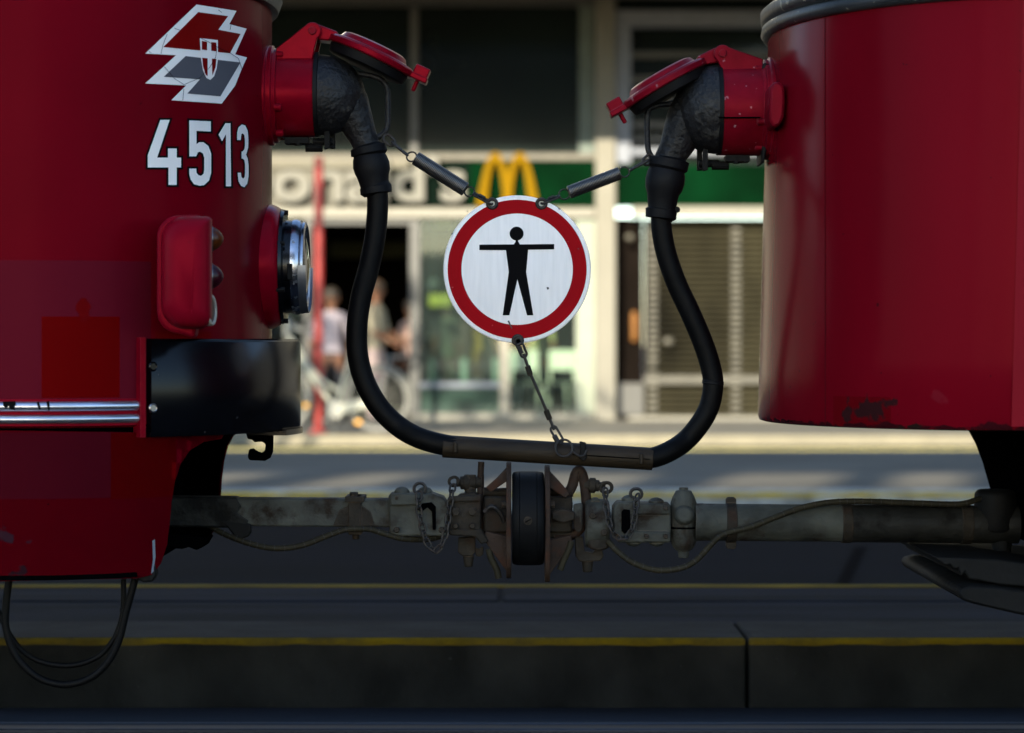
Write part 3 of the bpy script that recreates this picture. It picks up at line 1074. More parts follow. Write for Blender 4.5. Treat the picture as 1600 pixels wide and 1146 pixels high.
patch_px(B, m_body_b, 1302, 620, 1392, 690, (0.115, 0.0016, 0.0045))
scuff(B, m_body_b, 1345, 642, 44, 22, (0.03, 0.008, 0.009), 30, 0.585)
scuff(B, m_body_b, 1400, 668, 330, 7, (0.035, 0.004, 0.006), 26, 0.56)
scuff(B, m_body_b, 1420, 667, 18, 5, (0.02, 0.01, 0.008), 40, 0.56)
scuff(B, m_body_b, 1467, 622, 22, 12, (0.165, 0.007, 0.014), 30, 0.60)
scuff(A, m_body_a, 12, 842, 22, 18, (0.05, 0.02, 0.03), 30, 0.62)
scuff(A, m_body_a, 43, 848, 14, 14, (0.05, 0.02, 0.03), 30, 0.62)
scuff(A, m_body_a, 20, 895, 40, 10, (0.03, 0.012, 0.018), 24, 0.60)
scuff(A, m_body_a, 130, 485, 10, 18, (0.112, 0.001, 0.002), 20, 0.56)
body_b = B.loft([(0.682, -0.010), (0.684, -0.003), (0.692, 0), (0.80, 0), (1.0, 0), (1.2, 0), (1.402, 0)]).build('body', m_body_b, tb)
B.loft([(1.402, 0.0), (1.403, 0.008), (1.412, 0.014), (1.424, 0.012), (1.428, 0.006), (1.433, 0.014), (1.452, 0.016), (1.462, 0.004), (1.463, -0.004)]).build('belt_moulding', m_belt, tb, sharp=60)
B.loft([(1.463, -0.006), (2.35, -0.06)]).build('window_band', m_glass_d, tb)
rb = B.loft([(2.35, -0.045), (2.42, -0.02), (2.55, -0.03), (2.78, -0.16), (2.86, -0.36)]).build('roof', m_body_b, tb)
MB().lathe([(0, 0.15), (0.05, 0.16), (0.2, 0.16), (0.25, 0.12)], (3, D0, 2.84), (0, 0, 1)).build('roof_vent', m_bar, rb, bevel=0.01)
# panel joints
pj = face_out(decal(B, [[(1288, 12), (1289, 12), (1290, 664), (1289, 664)]], 0.0008, 1.2).build('panel_joint', mat('joint_dark', (0.07, 0.001, 0.003), 0.6, spec=0.05), tb))
i0 = B.index(1580)
B.band(range(i0, len(B.pts)), lambda i: [(0.69, -0.002), (0.69, 0.003), (1.40, 0.003), (1.40, -0.002)]).build('door_panel', mat('door_panel_red', (0.15, 0.0022, 0.009), 0.40, var=0.08, scale=3, spec=0.25, tint=(1, 0.18, 0.22)), tb, sharp=60)
socket(tb, -1, 1150, 72, 172, 1190, 1122, (1207, 1186), m_red_dirty, (1126, 88), 150, R(29.5), None)
MB().prism([P(1123, 184, D0 - 0.074), P(1187, 184, D0 - 0.074), P(1187, 186, D0 - 0.074), P(1123, 186, D0 - 0.074)], (0, 0.03, 0)).build('socket_seam', m_under, tb)
# mounting lug on the nose beside the socket
lg = MB()
lug = [(1199, 142), (1204, 133), (1213, 131), (1221, 138), (1223, 160), (1221, 186), (1214, 200), (1203, 203), (1198, 190)]
lg.pxprism(lug, 4.67, 0.09)
lgo = lg.build('mounting_lug', m_red_dirty, tb, bevel=0.006)
MB().pxprism([(1190, 102), (1205, 108), (1207, 150), (1200, 205), (1190, 258), (1186, 258), (1186, 110)], D0, 0.10).build('mounting_plate', m_boot, tb, bevel=0.003)
# underframe and lifeguard tray
MB().pxprism([(1552, 664), (1564, 680), (1578, 706), (1590, 738), (1602, 780), (1610, 830), (1610, 850), (1750, 872), (2450, 880), (2450, 664)], D0, 0.72).build('underframe', m_under, tb, bevel=0.006)
lgd = MB()
lgd.pxprism([(1418, 849), (1432, 862), (1440, 861), (1446, 868), (1452, 866), (1456, 878), (1462, 872), (1468, 882), (1484, 884), (1512, 890), (1592, 896), (1672, 905), (2232, 960), (2232, 900), (1632, 872), (1512, 852)], D0, 0.62)
lg1 = lgd.build('lifeguard', m_dirtblk, tb, bevel=0.005)
lgd = MB()
lgd.pxprism([(1449, 900), (1453, 893), (1468, 889), (1502, 891), (1632, 908), (2232, 985), (2232, 1050), (1672, 950), (1622, 944), (1572, 938), (1532, 930), (1472, 916), (1454, 910)], 4.78, 0.66)
lgd.build('tray', m_dirtblk, lg1, bevel=0.008)


# ================================================================== COUPLERS
def strap(x0, x1, y0, y1, rp, y=D0):
    return MB().lathe([(0, M(rp)), (M(x1 - x0), M(rp))], P(x0, (y0 + y1) / 2, y), (1, 0, 0), 32)


ca = thing('coupler', 'worn grey square drawbar under the numbered tram car, ending in a black rubber disc', 'coupler', P(300, 800))
bar = MB()
bar.prism([P(255, 777), P(612, 779), P(612, 823), P(255, 820)], (0, 0.052, 0))
bar = bar.build('drawbar', m_bar, ca, bevel=0.004)
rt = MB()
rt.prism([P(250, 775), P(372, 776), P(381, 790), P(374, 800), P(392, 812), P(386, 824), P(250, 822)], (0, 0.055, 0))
rt.build('shaded_greasy_root', m_bar_dark, bar, bevel=0.004)  # grease, with the shade under the car put into its colour
MB().pxprism([(340, 812), (372, 815), (393, 818), (393, 832), (389, 838), (376, 843), (368, 840), (356, 824)], D0 - 0.02, 0.016).build('lug', m_dirtblk, bar, bevel=0.003)
MB().lathe([(0, M(40)), (M(6), M(40))], P(262, 800), (1, 0, 0), 24).build('pivot_plate', m_under, bar)
cl = MB()
cl.span(P(541, 0).x, P(571, 0).x, D0 - 0.038, D0 + 0.038, P(0, 783).z, P(0, 774).z)
cl.span(P(546, 0).x, P(566, 0).x, D0 - 0.032, D0 + 0.032, P(0, 834).z, P(0, 774).z)
cl.pxprism([(520, 822), (530, 797), (545, 790), (566, 790), (580, 800), (586, 822)], D0 - 0.0255, 0.003)
cl.cyl(P(553, 775, D0 - 0.02), P(553, 769, D0 - 0.02), M(7), 6)
cl.cyl(P(556, 834, D0), P(556, 843, D0), M(6), 6)
cl.build('clamp', m_head, ca, bevel=0.002)
ck_ = MB()
ck_.pxprism([(608, 773), (612, 770), (676, 770), (693, 776), (703, 790), (703, 832), (696, 836), (610, 836)], D0, 0.074)
clv = ck_.build('clevis', m_bar, ca, bevel=0.004)
MB().pxprism([(610, 771), (655, 771), (655, 789), (610, 790)], D0 - 0.043, 0.016).build('jaw', m_bar, clv, bevel=0.003)
MB().pxprism([(652, 795), (660, 787), (674, 785), (681, 792), (681, 828), (676, 828), (675, 800), (668, 793), (658, 800)], D0 - 0.040, 0.006).build('jaw_slot', m_under, clv, bevel=0.001)
for px in (628, 664):
    c = P(px, 771, D0 - 0.01)
    MB().lathe([(-0.002, M(12)), (0.004, M(12)), (0.009, M(9)), (0.012, M(4)), (0.0125, 0.0004)], c, (0, 0, 1), 20).build('bolt_head', m_bar, clv)
MB().link(P(655, 772, D0 - 0.03), P(657, 756, D0 - 0.03), M(9), M(2.6), (1, 0, 0)).build('chain_ring', m_iron, ca)
MB().chain([P(655, 769, D0 - 0.05), P(654, 795, D0 - 0.055), P(660, 825, D0 - 0.055), P(668, 850, D0 - 0.055), P(681, 862, D0 - 0.055), P(691, 850, D0 - 0.055), P(698, 825, D0 - 0.055), P(702, 795, D0 - 0.05), P(706, 770, D0 - 0.045), P(708, 758, D0 - 0.035)], M(12.5), M(4.6), M(1.7)).build('safety_chain', m_iron, ca)
hd = MB()
hd.span(P(700, 0).x, P(752, 0).x, D0 - 0.042, D0 + 0.042, P(0, 833).z, P(0, 777).z)
hd.pxprism([(712, 779), (718, 772), (744, 768), (748, 779)], D0, 0.06)
head = hd.build('coupler_head', m_head, ca, bevel=0.004)
pn = MB()
pn.link(P(702, 755, D0 - 0.02), P(716, 750, D0 - 0.02), M(6.5), M(2.6), (0, 0, 1))
pn.lathe([(0, M(6)), (M(6), M(6)), (M(6.2), M(10)), (M(12), M(10.5)), (M(13), M(13)), (M(20), M(13)), (M(21), M(11)), (M(30), M(11)), (M(31), M(9)), (M(40), M(9))], P(713, 755, D0), (1, 0, 0.03), 20)
pn.cyl(P(735, 742), P(735, 780), M(9), 16)
pn.build('locking_pin', m_head, ca, bevel=0.001)
dn = MB()
dn.pxprism([(716, 840), (743, 838), (743, 862), (738, 868), (722, 868), (716, 862)], D0, 0.03)
dn.lathe([(0, M(9)), (M(18), M(6.5))], P(732, 868), (0, 0, -1), 16)
dn.pxprism([(743, 856), (750, 858), (752, 853), (756, 856), (755, 866), (750, 870), (743, 868)], D0, 0.02)
dn.build('lower_pin', m_head, ca, bevel=0.002)
hn = MB()
hn.tube(smooth_path([P(752, 722), P(751, 745), P(751, 790), P(752, 835)], 20), [M(5)] * 6 + [M(5.5)] * 15, 12)
hn.build('guide_horn', m_flange, ca)


def flange(parent, s, x, ytop, ybot, up_tip, lo_tip):
    """plate edge-on to the street, with gussets behind it"""
    c = P(x, (ytop + ybot) / 2)
    hgt = M(ybot - ytop)
    pl = MB()
    prof = []
    for k in range(24):
        t = 2 * PI * k / 24
        prof.append(Vector((c.x, D0 + 0.075 * math.copysign(abs(math.cos(t)) ** 0.7, math.cos(t)), c.z + hgt / 2 * math.copysign(abs(math.sin(t)) ** 0.8, math.sin(t)))))
    pl.prism(prof, (M(8), 0, 0))
    fo = pl.build('flange_plate', m_flange, parent, bevel=0.002)
    for yy in (-0.030, 0.030):
        MB().pxprism([(x, ytop + 4), (x - s * 3, ytop + 8), (x - s * up_tip[0] * 0.55, ytop + 26), (x - s * up_tip[0], up_tip[1]), (x - s * (up_tip[0] - 8), up_tip[1] + 7), (x, up_tip[1] - 12)], D0 + yy, 0.012).build('gusset', m_flange, fo, bevel=0.002)
        MB().pxprism([(x, ybot - 4), (x - s * 4, ybot - 12), (x - s * lo_tip[0], lo_tip[1]), (x - s * (lo_tip[0] - 4), lo_tip[1] - 12), (x, lo_tip[1] - 4)], D0 + yy, 0.012).build('gusset', m_flange, fo, bevel=0.002)
    for py, h in ((770, 8), (790, 5), (812, 6), (834, 8)):
        MB().tube([P(x, py), P(x - s * 20, py), P(x - s * 40, py - 1)], [M(h), M(h * 0.9), M(h)], 10).build('web', m_head, fo)
    MB().box((P(x - s * 20, 0).x, D0, P(0, 803).z), (M(38), 0.05, M(56))).build('web_core', m_head, fo, bevel=0.004)
    MB().lathe([(0, M(6)), (M(8), M(6)), (M(9), M(4))], P(x - s * 3, 789, D0 - 0.05), (-s, 0, 0), 8).build('flange_bolt', m_head, fo)
    return fo


flange(ca, 1, 795, 722, 904, (36, 762), (40, 842))
dsc = MB()
pr = [(-24, 60), (-24, 66), (-22, 71)]
pr = [(-25, 40), (-25, 68), (-22.5, 72), (-14, 73.5), (-13.4, 72.6), (-12.8, 73.5), (12.8, 73.5), (13.4, 72.6), (14, 73.5), (22.5, 72), (25, 68), (25, 40)]
dsc.lathe([(M(a), M(r_)) for a, r_ in pr], P(825, 810), (1, 0, 0), 56)
rd = dsc.build('rubber_disc', m_tyre, ca, sharp=50)
MB().lathe([(-0.003, M(6.5)), (0.0005, M(6.5)), (0.0012, M(5))], P(825, 814, D0 - M(73.5)), (0, -1, 0), 20).build('disc_screw', m_head, rd)
MB().box(P(825, 814, D0 - M(73.5) - 0.0015), (M(10), 0.001, M(1.6)), Matrix.Rotation(R(-28), 4, 'Y')).build('screw_slot', m_under, rd)
sh = MB()
sh.tube(smooth_path([P(764, 858, D0 - 0.03), P(767, 872, D0 - 0.03), P(776, 890, D0 - 0.03), P(779, 904, D0 - 0.03)], 24), M(5.2), 12)
sh.build('brake_line', m_wrap, ca)

for px, py, r_ in ((712, 800, 7), (738, 800, 7), (712, 822, 5), (738, 822, 5), (620, 828, 5), (690, 828, 5), (620, 778, 4)):
    MB().lathe([(-0.004, M(r_)), (0.005, M(r_)), (0.007, M(r_ * 0.7))], P(px, py, D0 - 0.045), (0, -1, 0), 6).build('nut', m_head, head)
MB().pxprism([(700, 776), (752, 773), (752, 783), (700, 785)], D0 - 0.035, 0.026).build('top_rib', m_head, head, bevel=0.003)
MB().pxprism([(698, 826), (752, 826), (764, 846), (752, 850), (742, 838), (704, 836)], D0 - 0.03, 0.03).build('lower_web', m_head, head, bevel=0.003)
MB().tube(smooth_path([P(757, 800, D0 - 0.05), P(768, 792, D0 - 0.055), P(780, 800, D0 - 0.05), P(788, 815, D0 - 0.04)], 20), M(4), 10).build('release_rod', m_iron, head)
cb = thing('coupler', 'rust spotted pale round drawbar under the unnumbered tram car, with bulging barrel joint', 'coupler', P(1500, 820))
flange(cb, -1, 855, 727, 910, (36, 772), (40, 848))
hn = MB()
hn.tube(smooth_path([P(868, 780), P(882, 776), P(893, 762), P(899, 742), P(905, 735), P(911, 745), P(915, 770), P(916, 798), P(910, 820), P(898, 834), P(880, 840), P(866, 840)], 48), M(8), 12)
hn.build('guide_loop', m_flange, cb)
MB().tube([P(899, 732), P(899, 760)], M(4.5), 10).build('guide_horn', m_flange, cb)
hb = MB()
hb.pxprism([(896, 788), (910, 786), (910, 828), (904, 832), (896, 826)], D0 - 0.03, 0.02)
hb.lathe([(0, M(36)), (M(4), M(38)), (M(34), M(38)), (M(38), M(34))], P(914, 818), (1, 0, 0), 32)
hb.pxprism([(921, 784), (926, 778), (934, 778), (939, 784)], D0, 0.04)
hb.build('coupler_head', m_bar, cb, bevel=0.003)
lw = MB()
lw.pxprism([(898, 838), (910, 838), (914, 862), (926, 864), (931, 858), (941, 859), (943, 868), (938, 876), (905, 877), (899, 868)], D0, 0.03)
lw.lathe([(0, M(9)), (M(18), M(7.5))], P(918, 876), (0, 0, -1), 16)
lw.build('lower_pin', m_head, cb, bevel=0.002)
pn = MB()
pn.lathe([(0, M(9)), (M(8), M(9)), (M(9), M(12)), (M(18), M(12)), (M(19), M(9)), (M(24), M(9)), (M(25), M(6)), (M(34), M(6))], P(912, 758), (1, 0, -0.06), 20)
pn.link(P(938, 762, D0 - 0.01), P(956, 762, D0 - 0.01), M(7.5), M(3), (0, 0, 1))
pn.build('locking_pin', m_head, cb, bevel=0.001)
MB().chain([P(946, 764, D0 - 0.03), P(946, 785, D0 - 0.04), P(951, 815, D0 - 0.052), P(962, 838, D0 - 0.052), P(976, 842, D0 - 0.052), P(986, 832, D0 - 0.052), P(992, 808, D0 - 0.05), P(995, 782, D0 - 0.04), P(996, 773, D0 - 0.03)], M(12.0), M(4.2), M(1.6)).build('safety_chain', m_iron, cb)
MB().link(P(985, 772, D0 - 0.02), P(1003, 772, D0 - 0.02), M(8), M(2.6), (0, 0, 1)).build('chain_ring', m_iron, cb)
cv = MB()
cv.pxprism([(957, 792), (964, 783), (990, 782), (994, 785), (1046, 786), (1046, 803), (992, 803), (992, 828), (1046, 829), (1046, 846), (966, 846), (957, 838)], D0, 0.070)
cv.pxprism([(985, 800), (1047, 800), (1047, 832), (985, 832)], D0, 0.056)
clv2 = cv.build('clevis', m_bar, cb, bevel=0.004)
MB().pxprism([(971, 800), (975, 796), (984, 797), (985, 830), (975, 834), (971, 830)], D0 - 0.0365, 0.004).build('jaw_slot', m_under, clv2, bevel=0.001)
for px, py, sg in ((983, 782, 1), (1025, 786, 1), (990, 846, -1), (1026, 846, -1)):
    MB().lathe([(-0.002, M(12)), (0.004, M(12)), (0.008, M(8)), (0.010, M(3)), (0.0103, 0.0004)], P(px, py, D0 - 0.01), (0, 0, sg), 20).build('bolt_head', m_bar, clv2)
bj = MB()
bj.lathe([(0, M(7)), (M(4), M(7)), (M(5), M(12)), (M(14), M(17)), (M(24), M(20.5)), (M(84), M(20.5)), (M(92), M(17)), (M(98), M(12)), (M(99), M(9)), (M(110), M(8))], P(1068, 762, D0), (0, 0, -1), 28)
bjo = bj.build('barrel_joint', m_bar, cb, sharp=25, bevel=0.001)
MB().lathe([(0, M(15)), (M(20), M(16)), (M(26), M(14)), (M(30), M(10))], P(1068, 806, D0), (0, -1, 0.12), 24).build('barrel_boss', m_bar, bjo, bevel=0.002)
MB().lathe([(0, M(20.9)), (M(3), M(20.9))], P(1068, 823, D0), (0, 0, -1), 28).build('barrel_seam', m_under, bjo)
rb_ = MB()
rb_.lathe([(0, M(29)), (M(12), M(29.5)), (M(13), M(29)), (M(236), M(29))], P(1086, 816, D0), (1, 0, -0.008), 40)
rbo = rb_.build('drawbar', m_bar, cb)
MB().lathe([(0, M(29.6)), (M(270), M(29.6))], P(1320, 818, D0), (1, 0, -0.008), 40).build('shaded_greasy_root', m_bar_dark, rbo)  # dark end again: grease and underbody shade in one colour
for x0, x1, rp, up in ((1134, 1150, 31.5, 1), (1314, 1330, 30.5, 0), (1500, 1517, 31, 0)):
    s_ = strap(x0, x1, 787 + (x0 - 1088) * 0.008, 846 + (x0 - 1088) * 0.008, rp)
    if up:
        s_.pxprism([(x0, 790), (x0, 780), (x0 + 3, 777), (x1 - 3, 777), (x1, 780), (x1, 790)], D0, 0.014)
        s_.pxprism([(x0, 844), (x0, 855), (x0 + 3, 858), (x1 - 3, 858), (x1, 855), (x1, 844)], D0, 0.014)
    s_.build('clamp_strap', m_head, cb, bevel=0.0015)
ej = MB()
ej.lathe([(0, M(26)), (M(6), M(32)), (M(60), M(34)), (M(66), M(30))], P(1555, 765, D0), (0, 0, -1), 24)
ej.lathe([(0, M(18)), (M(40), M(14))], P(1565, 830, D0), (0, 0, -1), 20)
ej.build('pivot_block', m_dirtblk, cb, bevel=0.003)
sh = MB()
sh.tube(smooth_path([P(893, 846, D0 - 0.035), P(888, 860, D0 - 0.035), P(881, 875, D0 - 0.035), P(875, 891, D0 - 0.035)], 24), M(5.2), 12)
sh.build('brake_line', m_wrap, cb)


for px, py, r_ in ((926, 806, 6), (944, 832, 6), (1010, 838, 4), (1040, 794, 4), (1040, 838, 4), (964, 838, 4)):
    MB().lathe([(-0.006, M(r_)), (0.006, M(r_)), (0.008, M(r_ * 0.7))], P(px, py, D0 - 0.040), (0, -1, 0), 6).build('nut', m_head, clv2)
MB().pxprism([(862, 800), (880, 794), (898, 800), (898, 812), (880, 818), (862, 812)], D0 - 0.045, 0.014).build('web_boss', m_head, cb, bevel=0.003)
MB().pxprism([(917, 838), (953, 838), (950, 856), (935, 860), (920, 856)], D0 - 0.01, 0.05).build('lower_jaw', m_head, cb, bevel=0.004)
# ------------------------------------------------------------------ wrapped air hoses along the drawbars
def wrapped(name, pts, rpx, label, wrap_from=None):
    path = smooth_path(pts, 90)
    t = MB().tube(path, M(rpx), 14).build(name, m_wrap, None)
    tag(t, label, 'hose')
    h = MB()
    # spiral binding as slim rings
    L = 0
    last = 0
    for i in range(1, len(path)):
        L += (path[i] - path[i - 1]).length
        if L - last > M(11):
            last = L
            c, ax = path[i], (path[i] - path[i - 1]).normalized()
            ax = (ax + Vector((0, 0.35, 0))).normalized()
            h.lathe([(-M(0.9), M(rpx) * 1.02), (-M(0.4), M(rpx) * 1.10), (M(0.4), M(rpx) * 1.10), (M(0.9), M(rpx) * 1.02)], c, ax, 14, cap=False)
    h.build('binding', m_iron, t)
    return t


wrapped('air_hose', [P(318, 815, 4.80), P(345, 832, 4.78), (P(385, 848, 4.76)), P(428, 857, 4.76), P(470, 853, 4.76), P(510, 838, 4.76), P(540, 828, 4.76), P(575, 827, 4.76), P(600, 834, 4.76), P(630, 842, 4.77), P(665, 843, 4.79), P(690, 838, 4.8)], 4.6,
        'dark taped hose sagging below the square grey drawbar of the numbered tram')
wrapped('air_hose', [P(950, 846, 4.76), P(965, 862, 4.755), P(990, 880, 4.75), P(1025, 891, 4.75), P(1060, 889, 4.75), P(1085, 878, 4.75), P(1105, 858, 4.75), P(1122, 840, 4.75), P(1140, 832, 4.755), P(1175, 823, 4.76), P(1215, 807, 4.765), P(1255, 793, 4.765), P(1300, 785, 4.77), P(1360, 784, 4.77), P(1440, 787, 4.77), P(1500, 788, 4.77), P(1530, 780, 4.78), P(1552, 776, 4.79)], 4.6,
        'pale spiral bound hose looping under the barrel joint and over the round drawbar')

# ================================================================== JUMPER CABLE
jc = thing('jumper_cable', 'thick black electric cable hanging in a deep curve between the two tram sockets', 'cable', P(860, 710))


def plug(s, dome, neck, handle, latch_px):
    x0, y0, r0, l0 = dome
    mb = MB().lathe([(M(l0 * a), M(r0 * b)) for a, b in ((0, 1), (0.12, 1), (0.3, 0.975), (0.48, 0.91), (0.64, 0.80), (0.78, 0.64), (0.89, 0.45), (0.96, 0.26), (1.0, 0.02))], P(x0, y0), (s, 0, 0), 36)
    path = smooth_path([P(x, y) for x, y, r_ in neck], 40)
    rads = smooth_path([Vector((r_, 0, 0)) for x, y, r_ in neck], 40)
    mb.tube(path, [M(v.x) for v in rads], 28)
    pl = mb.build('plug', m_plug, jc, sharp=60)
    MB().tube(smooth_path([P(x, y) for x, y in handle], 40), M(4.6), 10).build('handle', m_plug, pl)
    lk = MB()
    x, y = latch_px
    lk.pxprism([(x - 4, y - 22), (x + 4, y - 22), (x + 4, y + 14), (x - 4, y + 16)], D0 - 0.02, 0.012)
    lk.pxprism([(x + s * 9 - 4, y - 20), (x + s * 9 + 4, y - 20), (x + s * 9 + 4, y + 15), (x + s * 9 - 4, y + 15)], D0 + 0.02, 0.012)
    lk.cyl(P(x - s * 22, y + 4), P(x + s * 10, y + 4), M(6), 8)
    lk.cyl(P(x, y + 12), P(x + s * 10, y + 12), M(2.5), 8)
    lk.build('plug_latch', m_dirtblk, pl, bevel=0.001)
    return pl


pa = plug(1, (497, 149, 63, 74), [(522, 150, 42), (540, 164, 38), (552, 182, 30), (563, 205, 24), (572, 226, 21), (578, 240, 22)],
          [(560, 116), (575, 118), (592, 123), (602, 132), (606, 148), (606, 190), (603, 204), (594, 213), (578, 220)], (511, 218))
pb = plug(-1, (1124, 171, 70, 72), [(1098, 172, 46), (1082, 186, 42), (1068, 206, 33), (1056, 230, 26), (1046, 248, 23), (1042, 258, 24)],
          [(1066, 158), (1045, 163), (1028, 165), (1014, 172), (1011, 188), (1012, 224), (1014, 238), (1022, 248), (1040, 254)], (1102, 252))
MB().lathe([(0, M(66)), (M(6), M(66)), (M(7), M(62))], P(493, 148), (1, 0, 0), 40).build('plug_rim', m_boot, pa)
MB().lathe([(0, M(72)), (M(6), M(72)), (M(7), M(68))], P(1126, 171), (-1, 0, 0), 40).build('plug_rim', m_boot, pb)


def boot(pts, s):
    path = [P(x, y) for x, y, r_ in pts]
    b = MB().tube(path, [M(r_) for x, y, r_ in pts], 26).build('boot', m_boot, jc, sharp=35)
    return b


bo = boot([(574, 226, 20), (575, 230, 28), (577, 240, 29), (577.5, 243, 25), (578, 248, 27), (580, 258, 29), (582, 268, 28), (583, 276, 25), (585, 287, 23), (586.5, 291, 22.5), (587, 292, 25), (588, 302, 25), (588.5, 304, 20)], 1)
for x, y, r_ in ((553, 240, 5), (600, 244, 4), (567, 297, 4.5)):
    MB().cyl(P(x, y, D0 - 0.01), P(x, y, D0 + 0.01), M(r_), 8).build('clamp_screw', m_dirtblk, bo)
bo = boot([(1046, 246, 22), (1045.5, 250, 32), (1043, 262, 32), (1042, 266, 28), (1041, 272, 30), (1039, 284, 31), (1037, 296, 29), (1036, 304, 25), (1034.5, 322, 22.5), (1034, 327, 22), (1033.5, 328, 25), (1032.5, 341, 24), (1032, 343, 18)], -1)
for x, y, r_ in ((1066, 282, 5), (1058, 328, 5)):
    MB().cyl(P(x, y, D0 - 0.01), P(x, y, D0 + 0.01), M(r_), 8).build('clamp_screw', m_dirtblk, bo)
YL = 4.77
MB().tube(smooth_path([P(589, 290), P(590, 325), P(586, 370), P(576, 420), P(564, 465), P(558, 510), P(559, 555), P(570, 597), P(592, 636), P(622, 666), P(656, 685, 4.78), P(697, 696, YL), P(730, 700, YL)], 96), M(16.6), 24).build('cable', m_rubber, jc)
MB().tube(smooth_path([P(1033, 325), P(1034, 360), P(1042, 400), P(1058, 445), P(1080, 492), P(1100, 540), P(1112, 580), P(1114, 606), P(1108, 636), P(1094, 662), P(1072, 688), P(1045, 706, 4.78), P(1016, 716, YL), P(985, 714, YL)], 96), [M(16.2)] * 100, 24).build('cable', m_rubber, jc) if False else None
path_r = smooth_path([P(1033, 325), P(1034, 360), P(1042, 400), P(1058, 445), P(1080, 492), P(1100, 540), P(1112, 580), P(1114, 606), P(1108, 636), P(1094, 662), P(1072, 688), P(1045, 706, 4.78), P(1016, 716, YL), P(985, 714, YL)], 96)
cr = MB().tube(path_r, M(16.2), 24).build('cable', m_rubber, jc)
MB().lathe([(-M(3), M(16.6)), (-M(2), M(17.4)), (0, M(16.8)), (M(2), M(17.4)), (M(3), M(16.6))], P(1114, 598), (0.1, 0, 1), 24, cap=False).build('tape_band', m_boot, cr)
slv = MB()
sa, sb = P(692, 697.5, YL), P(1020, 717.5, YL)
slv.lathe([(0, M(15.4)), (0, M(17.6)), ((sb - sa).length, M(17.6)), ((sb - sa).length, M(15.4))], sa, sb - sa, 16)
sv = slv.build('sleeve', m_sleeve, jc, sharp=30, bevel=0.0012)
for px in (712, 1001):
    t_ = (px - 692) / 328
    c = sa.lerp(sb, t_)
    MB().box(c + Vector((0, -M(17), 0)), (M(6), 0.012, M(17))).build('sleeve_clip', m_sleeve, sv, bevel=0.002)
MB().pxprism([(905, 690), (908, 690), (916, 692), (915, 700), (917, 715), (912, 722), (904, 716), (907, 702)], YL - M(17.5), 0.008).build('strap', m_dirtblk, sv, bevel=0.002)
MB().box((sa.lerp(sb, 0.8) + Vector((0, -M(17.2), 0))), (M(120), 0.003, M(1.5)), Matrix.Rotation(R(3.5), 4, 'Y')).build('sleeve_slit', m_under, sv)

# ================================================================== WARNING SIGN
YS = 4.765
ws = thing('warning_sign', 'round white sign with red ring and black figure holding its arms out', 'sign', P(808, 536, YS))
sc_ = P(808, 421, YS)
MB().lathe([(-0.0015, M(114.5, YS)), (0.0005, M(115.4, YS)), (0.0015, M(115, YS)), (0.002, M(113, YS))], sc_, (0, -1, 0), 96).build('sign_plate', m_sign_w, ws, sharp=60)
rg = MB()
ra, rb2 = M(108.5, YS), M(87, YS)
va, vb_ = [], []
for k in range(128):
    t = 2 * PI * k / 128
    va.append(rg.bm.verts.new(sc_ + Vector((ra * math.cos(t), -0.0026, ra * math.sin(t)))))
    vb_.append(rg.bm.verts.new(sc_ + Vector((rb2 * math.cos(t), -0.0026, rb2 * math.sin(t)))))
for k in range(128):
    j = (k + 1) % 128
    rg.bm.faces.new((va[k], vb_[k], vb_[j], va[j]))
face_out(rg.build('red_ring', m_sign_r, ws, smooth=False))


def c7(p):
    return (660 + p[0] / 3.37, 220 + p[1] / 3.37)


fig = [(300, 548), (482, 547), (492, 530), (489, 518), (505, 518), (503, 530), (514, 547), (694, 545), (694, 573), (557, 575), (546, 692), (584, 920), (551, 920), (500, 730), (458, 920), (423, 920), (455, 692), (440, 577), (300, 577)]
vs = [Vector(c7(p)) for p in fig]
v, e, f, *_ = delaunay_2d_cdt(vs, [(i, (i + 1) % len(vs)) for i in range(len(vs))], [], 1, 1e-6)
pg = MB()
pv = [pg.bm.verts.new(P(p.x, p.y, YS) + Vector((0, -0.0028, 0))) for p in v]
for t in f:
    pg.bm.faces.new([pv[i] for i in t])
cc = [pg.bm.verts.new(P(660 + (496 + 36.5 * math.cos(2 * PI * k / 40)) / 3.37, 220 + (490 + 36.5 * math.sin(2 * PI * k / 40)) / 3.37, YS) + Vector((0, -0.0030, 0))) for k in range(40)]
pg.bm.faces.new(cc)
face_out(pg.build('pictogram', m_black_film, ws, smooth=False))
for px, py in ((769, 318.5), (846, 318.5), (809, 532)):
    e_ = MB()
    c = P(px, py, YS)
    ring_pts = [c + Vector((M(7, YS) * math.cos(2 * PI * k / 24), -0.003, M(7, YS) * math.sin(2 * PI * k / 24))) for k in range(24)]
    e_.tube(ring_pts, M(2.8, YS), 10, closed=True)
    e_.build('eyelet', m_iron, ws)
    hole = MB().lathe([(0, M(4.4, YS)), (0.0006, M(4.4, YS))], c + Vector((0, -0.0024, 0)), (0, -1, 0), 20)
    hole.build('eyelet_hole', mat('pale_hole', (0.45, 0.44, 0.36), 0.8) if py < 400 else m_under, ws)
# scratches and chips
chips = MB()
for poly in ([(793, 502), (795.5, 501), (800, 512), (800, 515), (796, 508)], [(704, 366), (708, 363), (707, 367)], [(872, 324), (876, 327), (873, 328)],
             [(854, 449), (857, 449), (858, 452), (855, 453)], [(902, 388), (905, 389), (904, 391)], [(729, 330), (731, 329), (731, 333)], [(746, 521), (747, 521), (744, 526)]):
    fv = [chips.bm.verts.new(P(x, y, YS) + Vector((0, -0.0034, 0))) for x, y in poly]
    chips.bm.faces.new(fv)
face_out(chips.build('paint_chip', mat('chip_grey', (0.06, 0.055, 0.05), 0.7), ws, smooth=False))


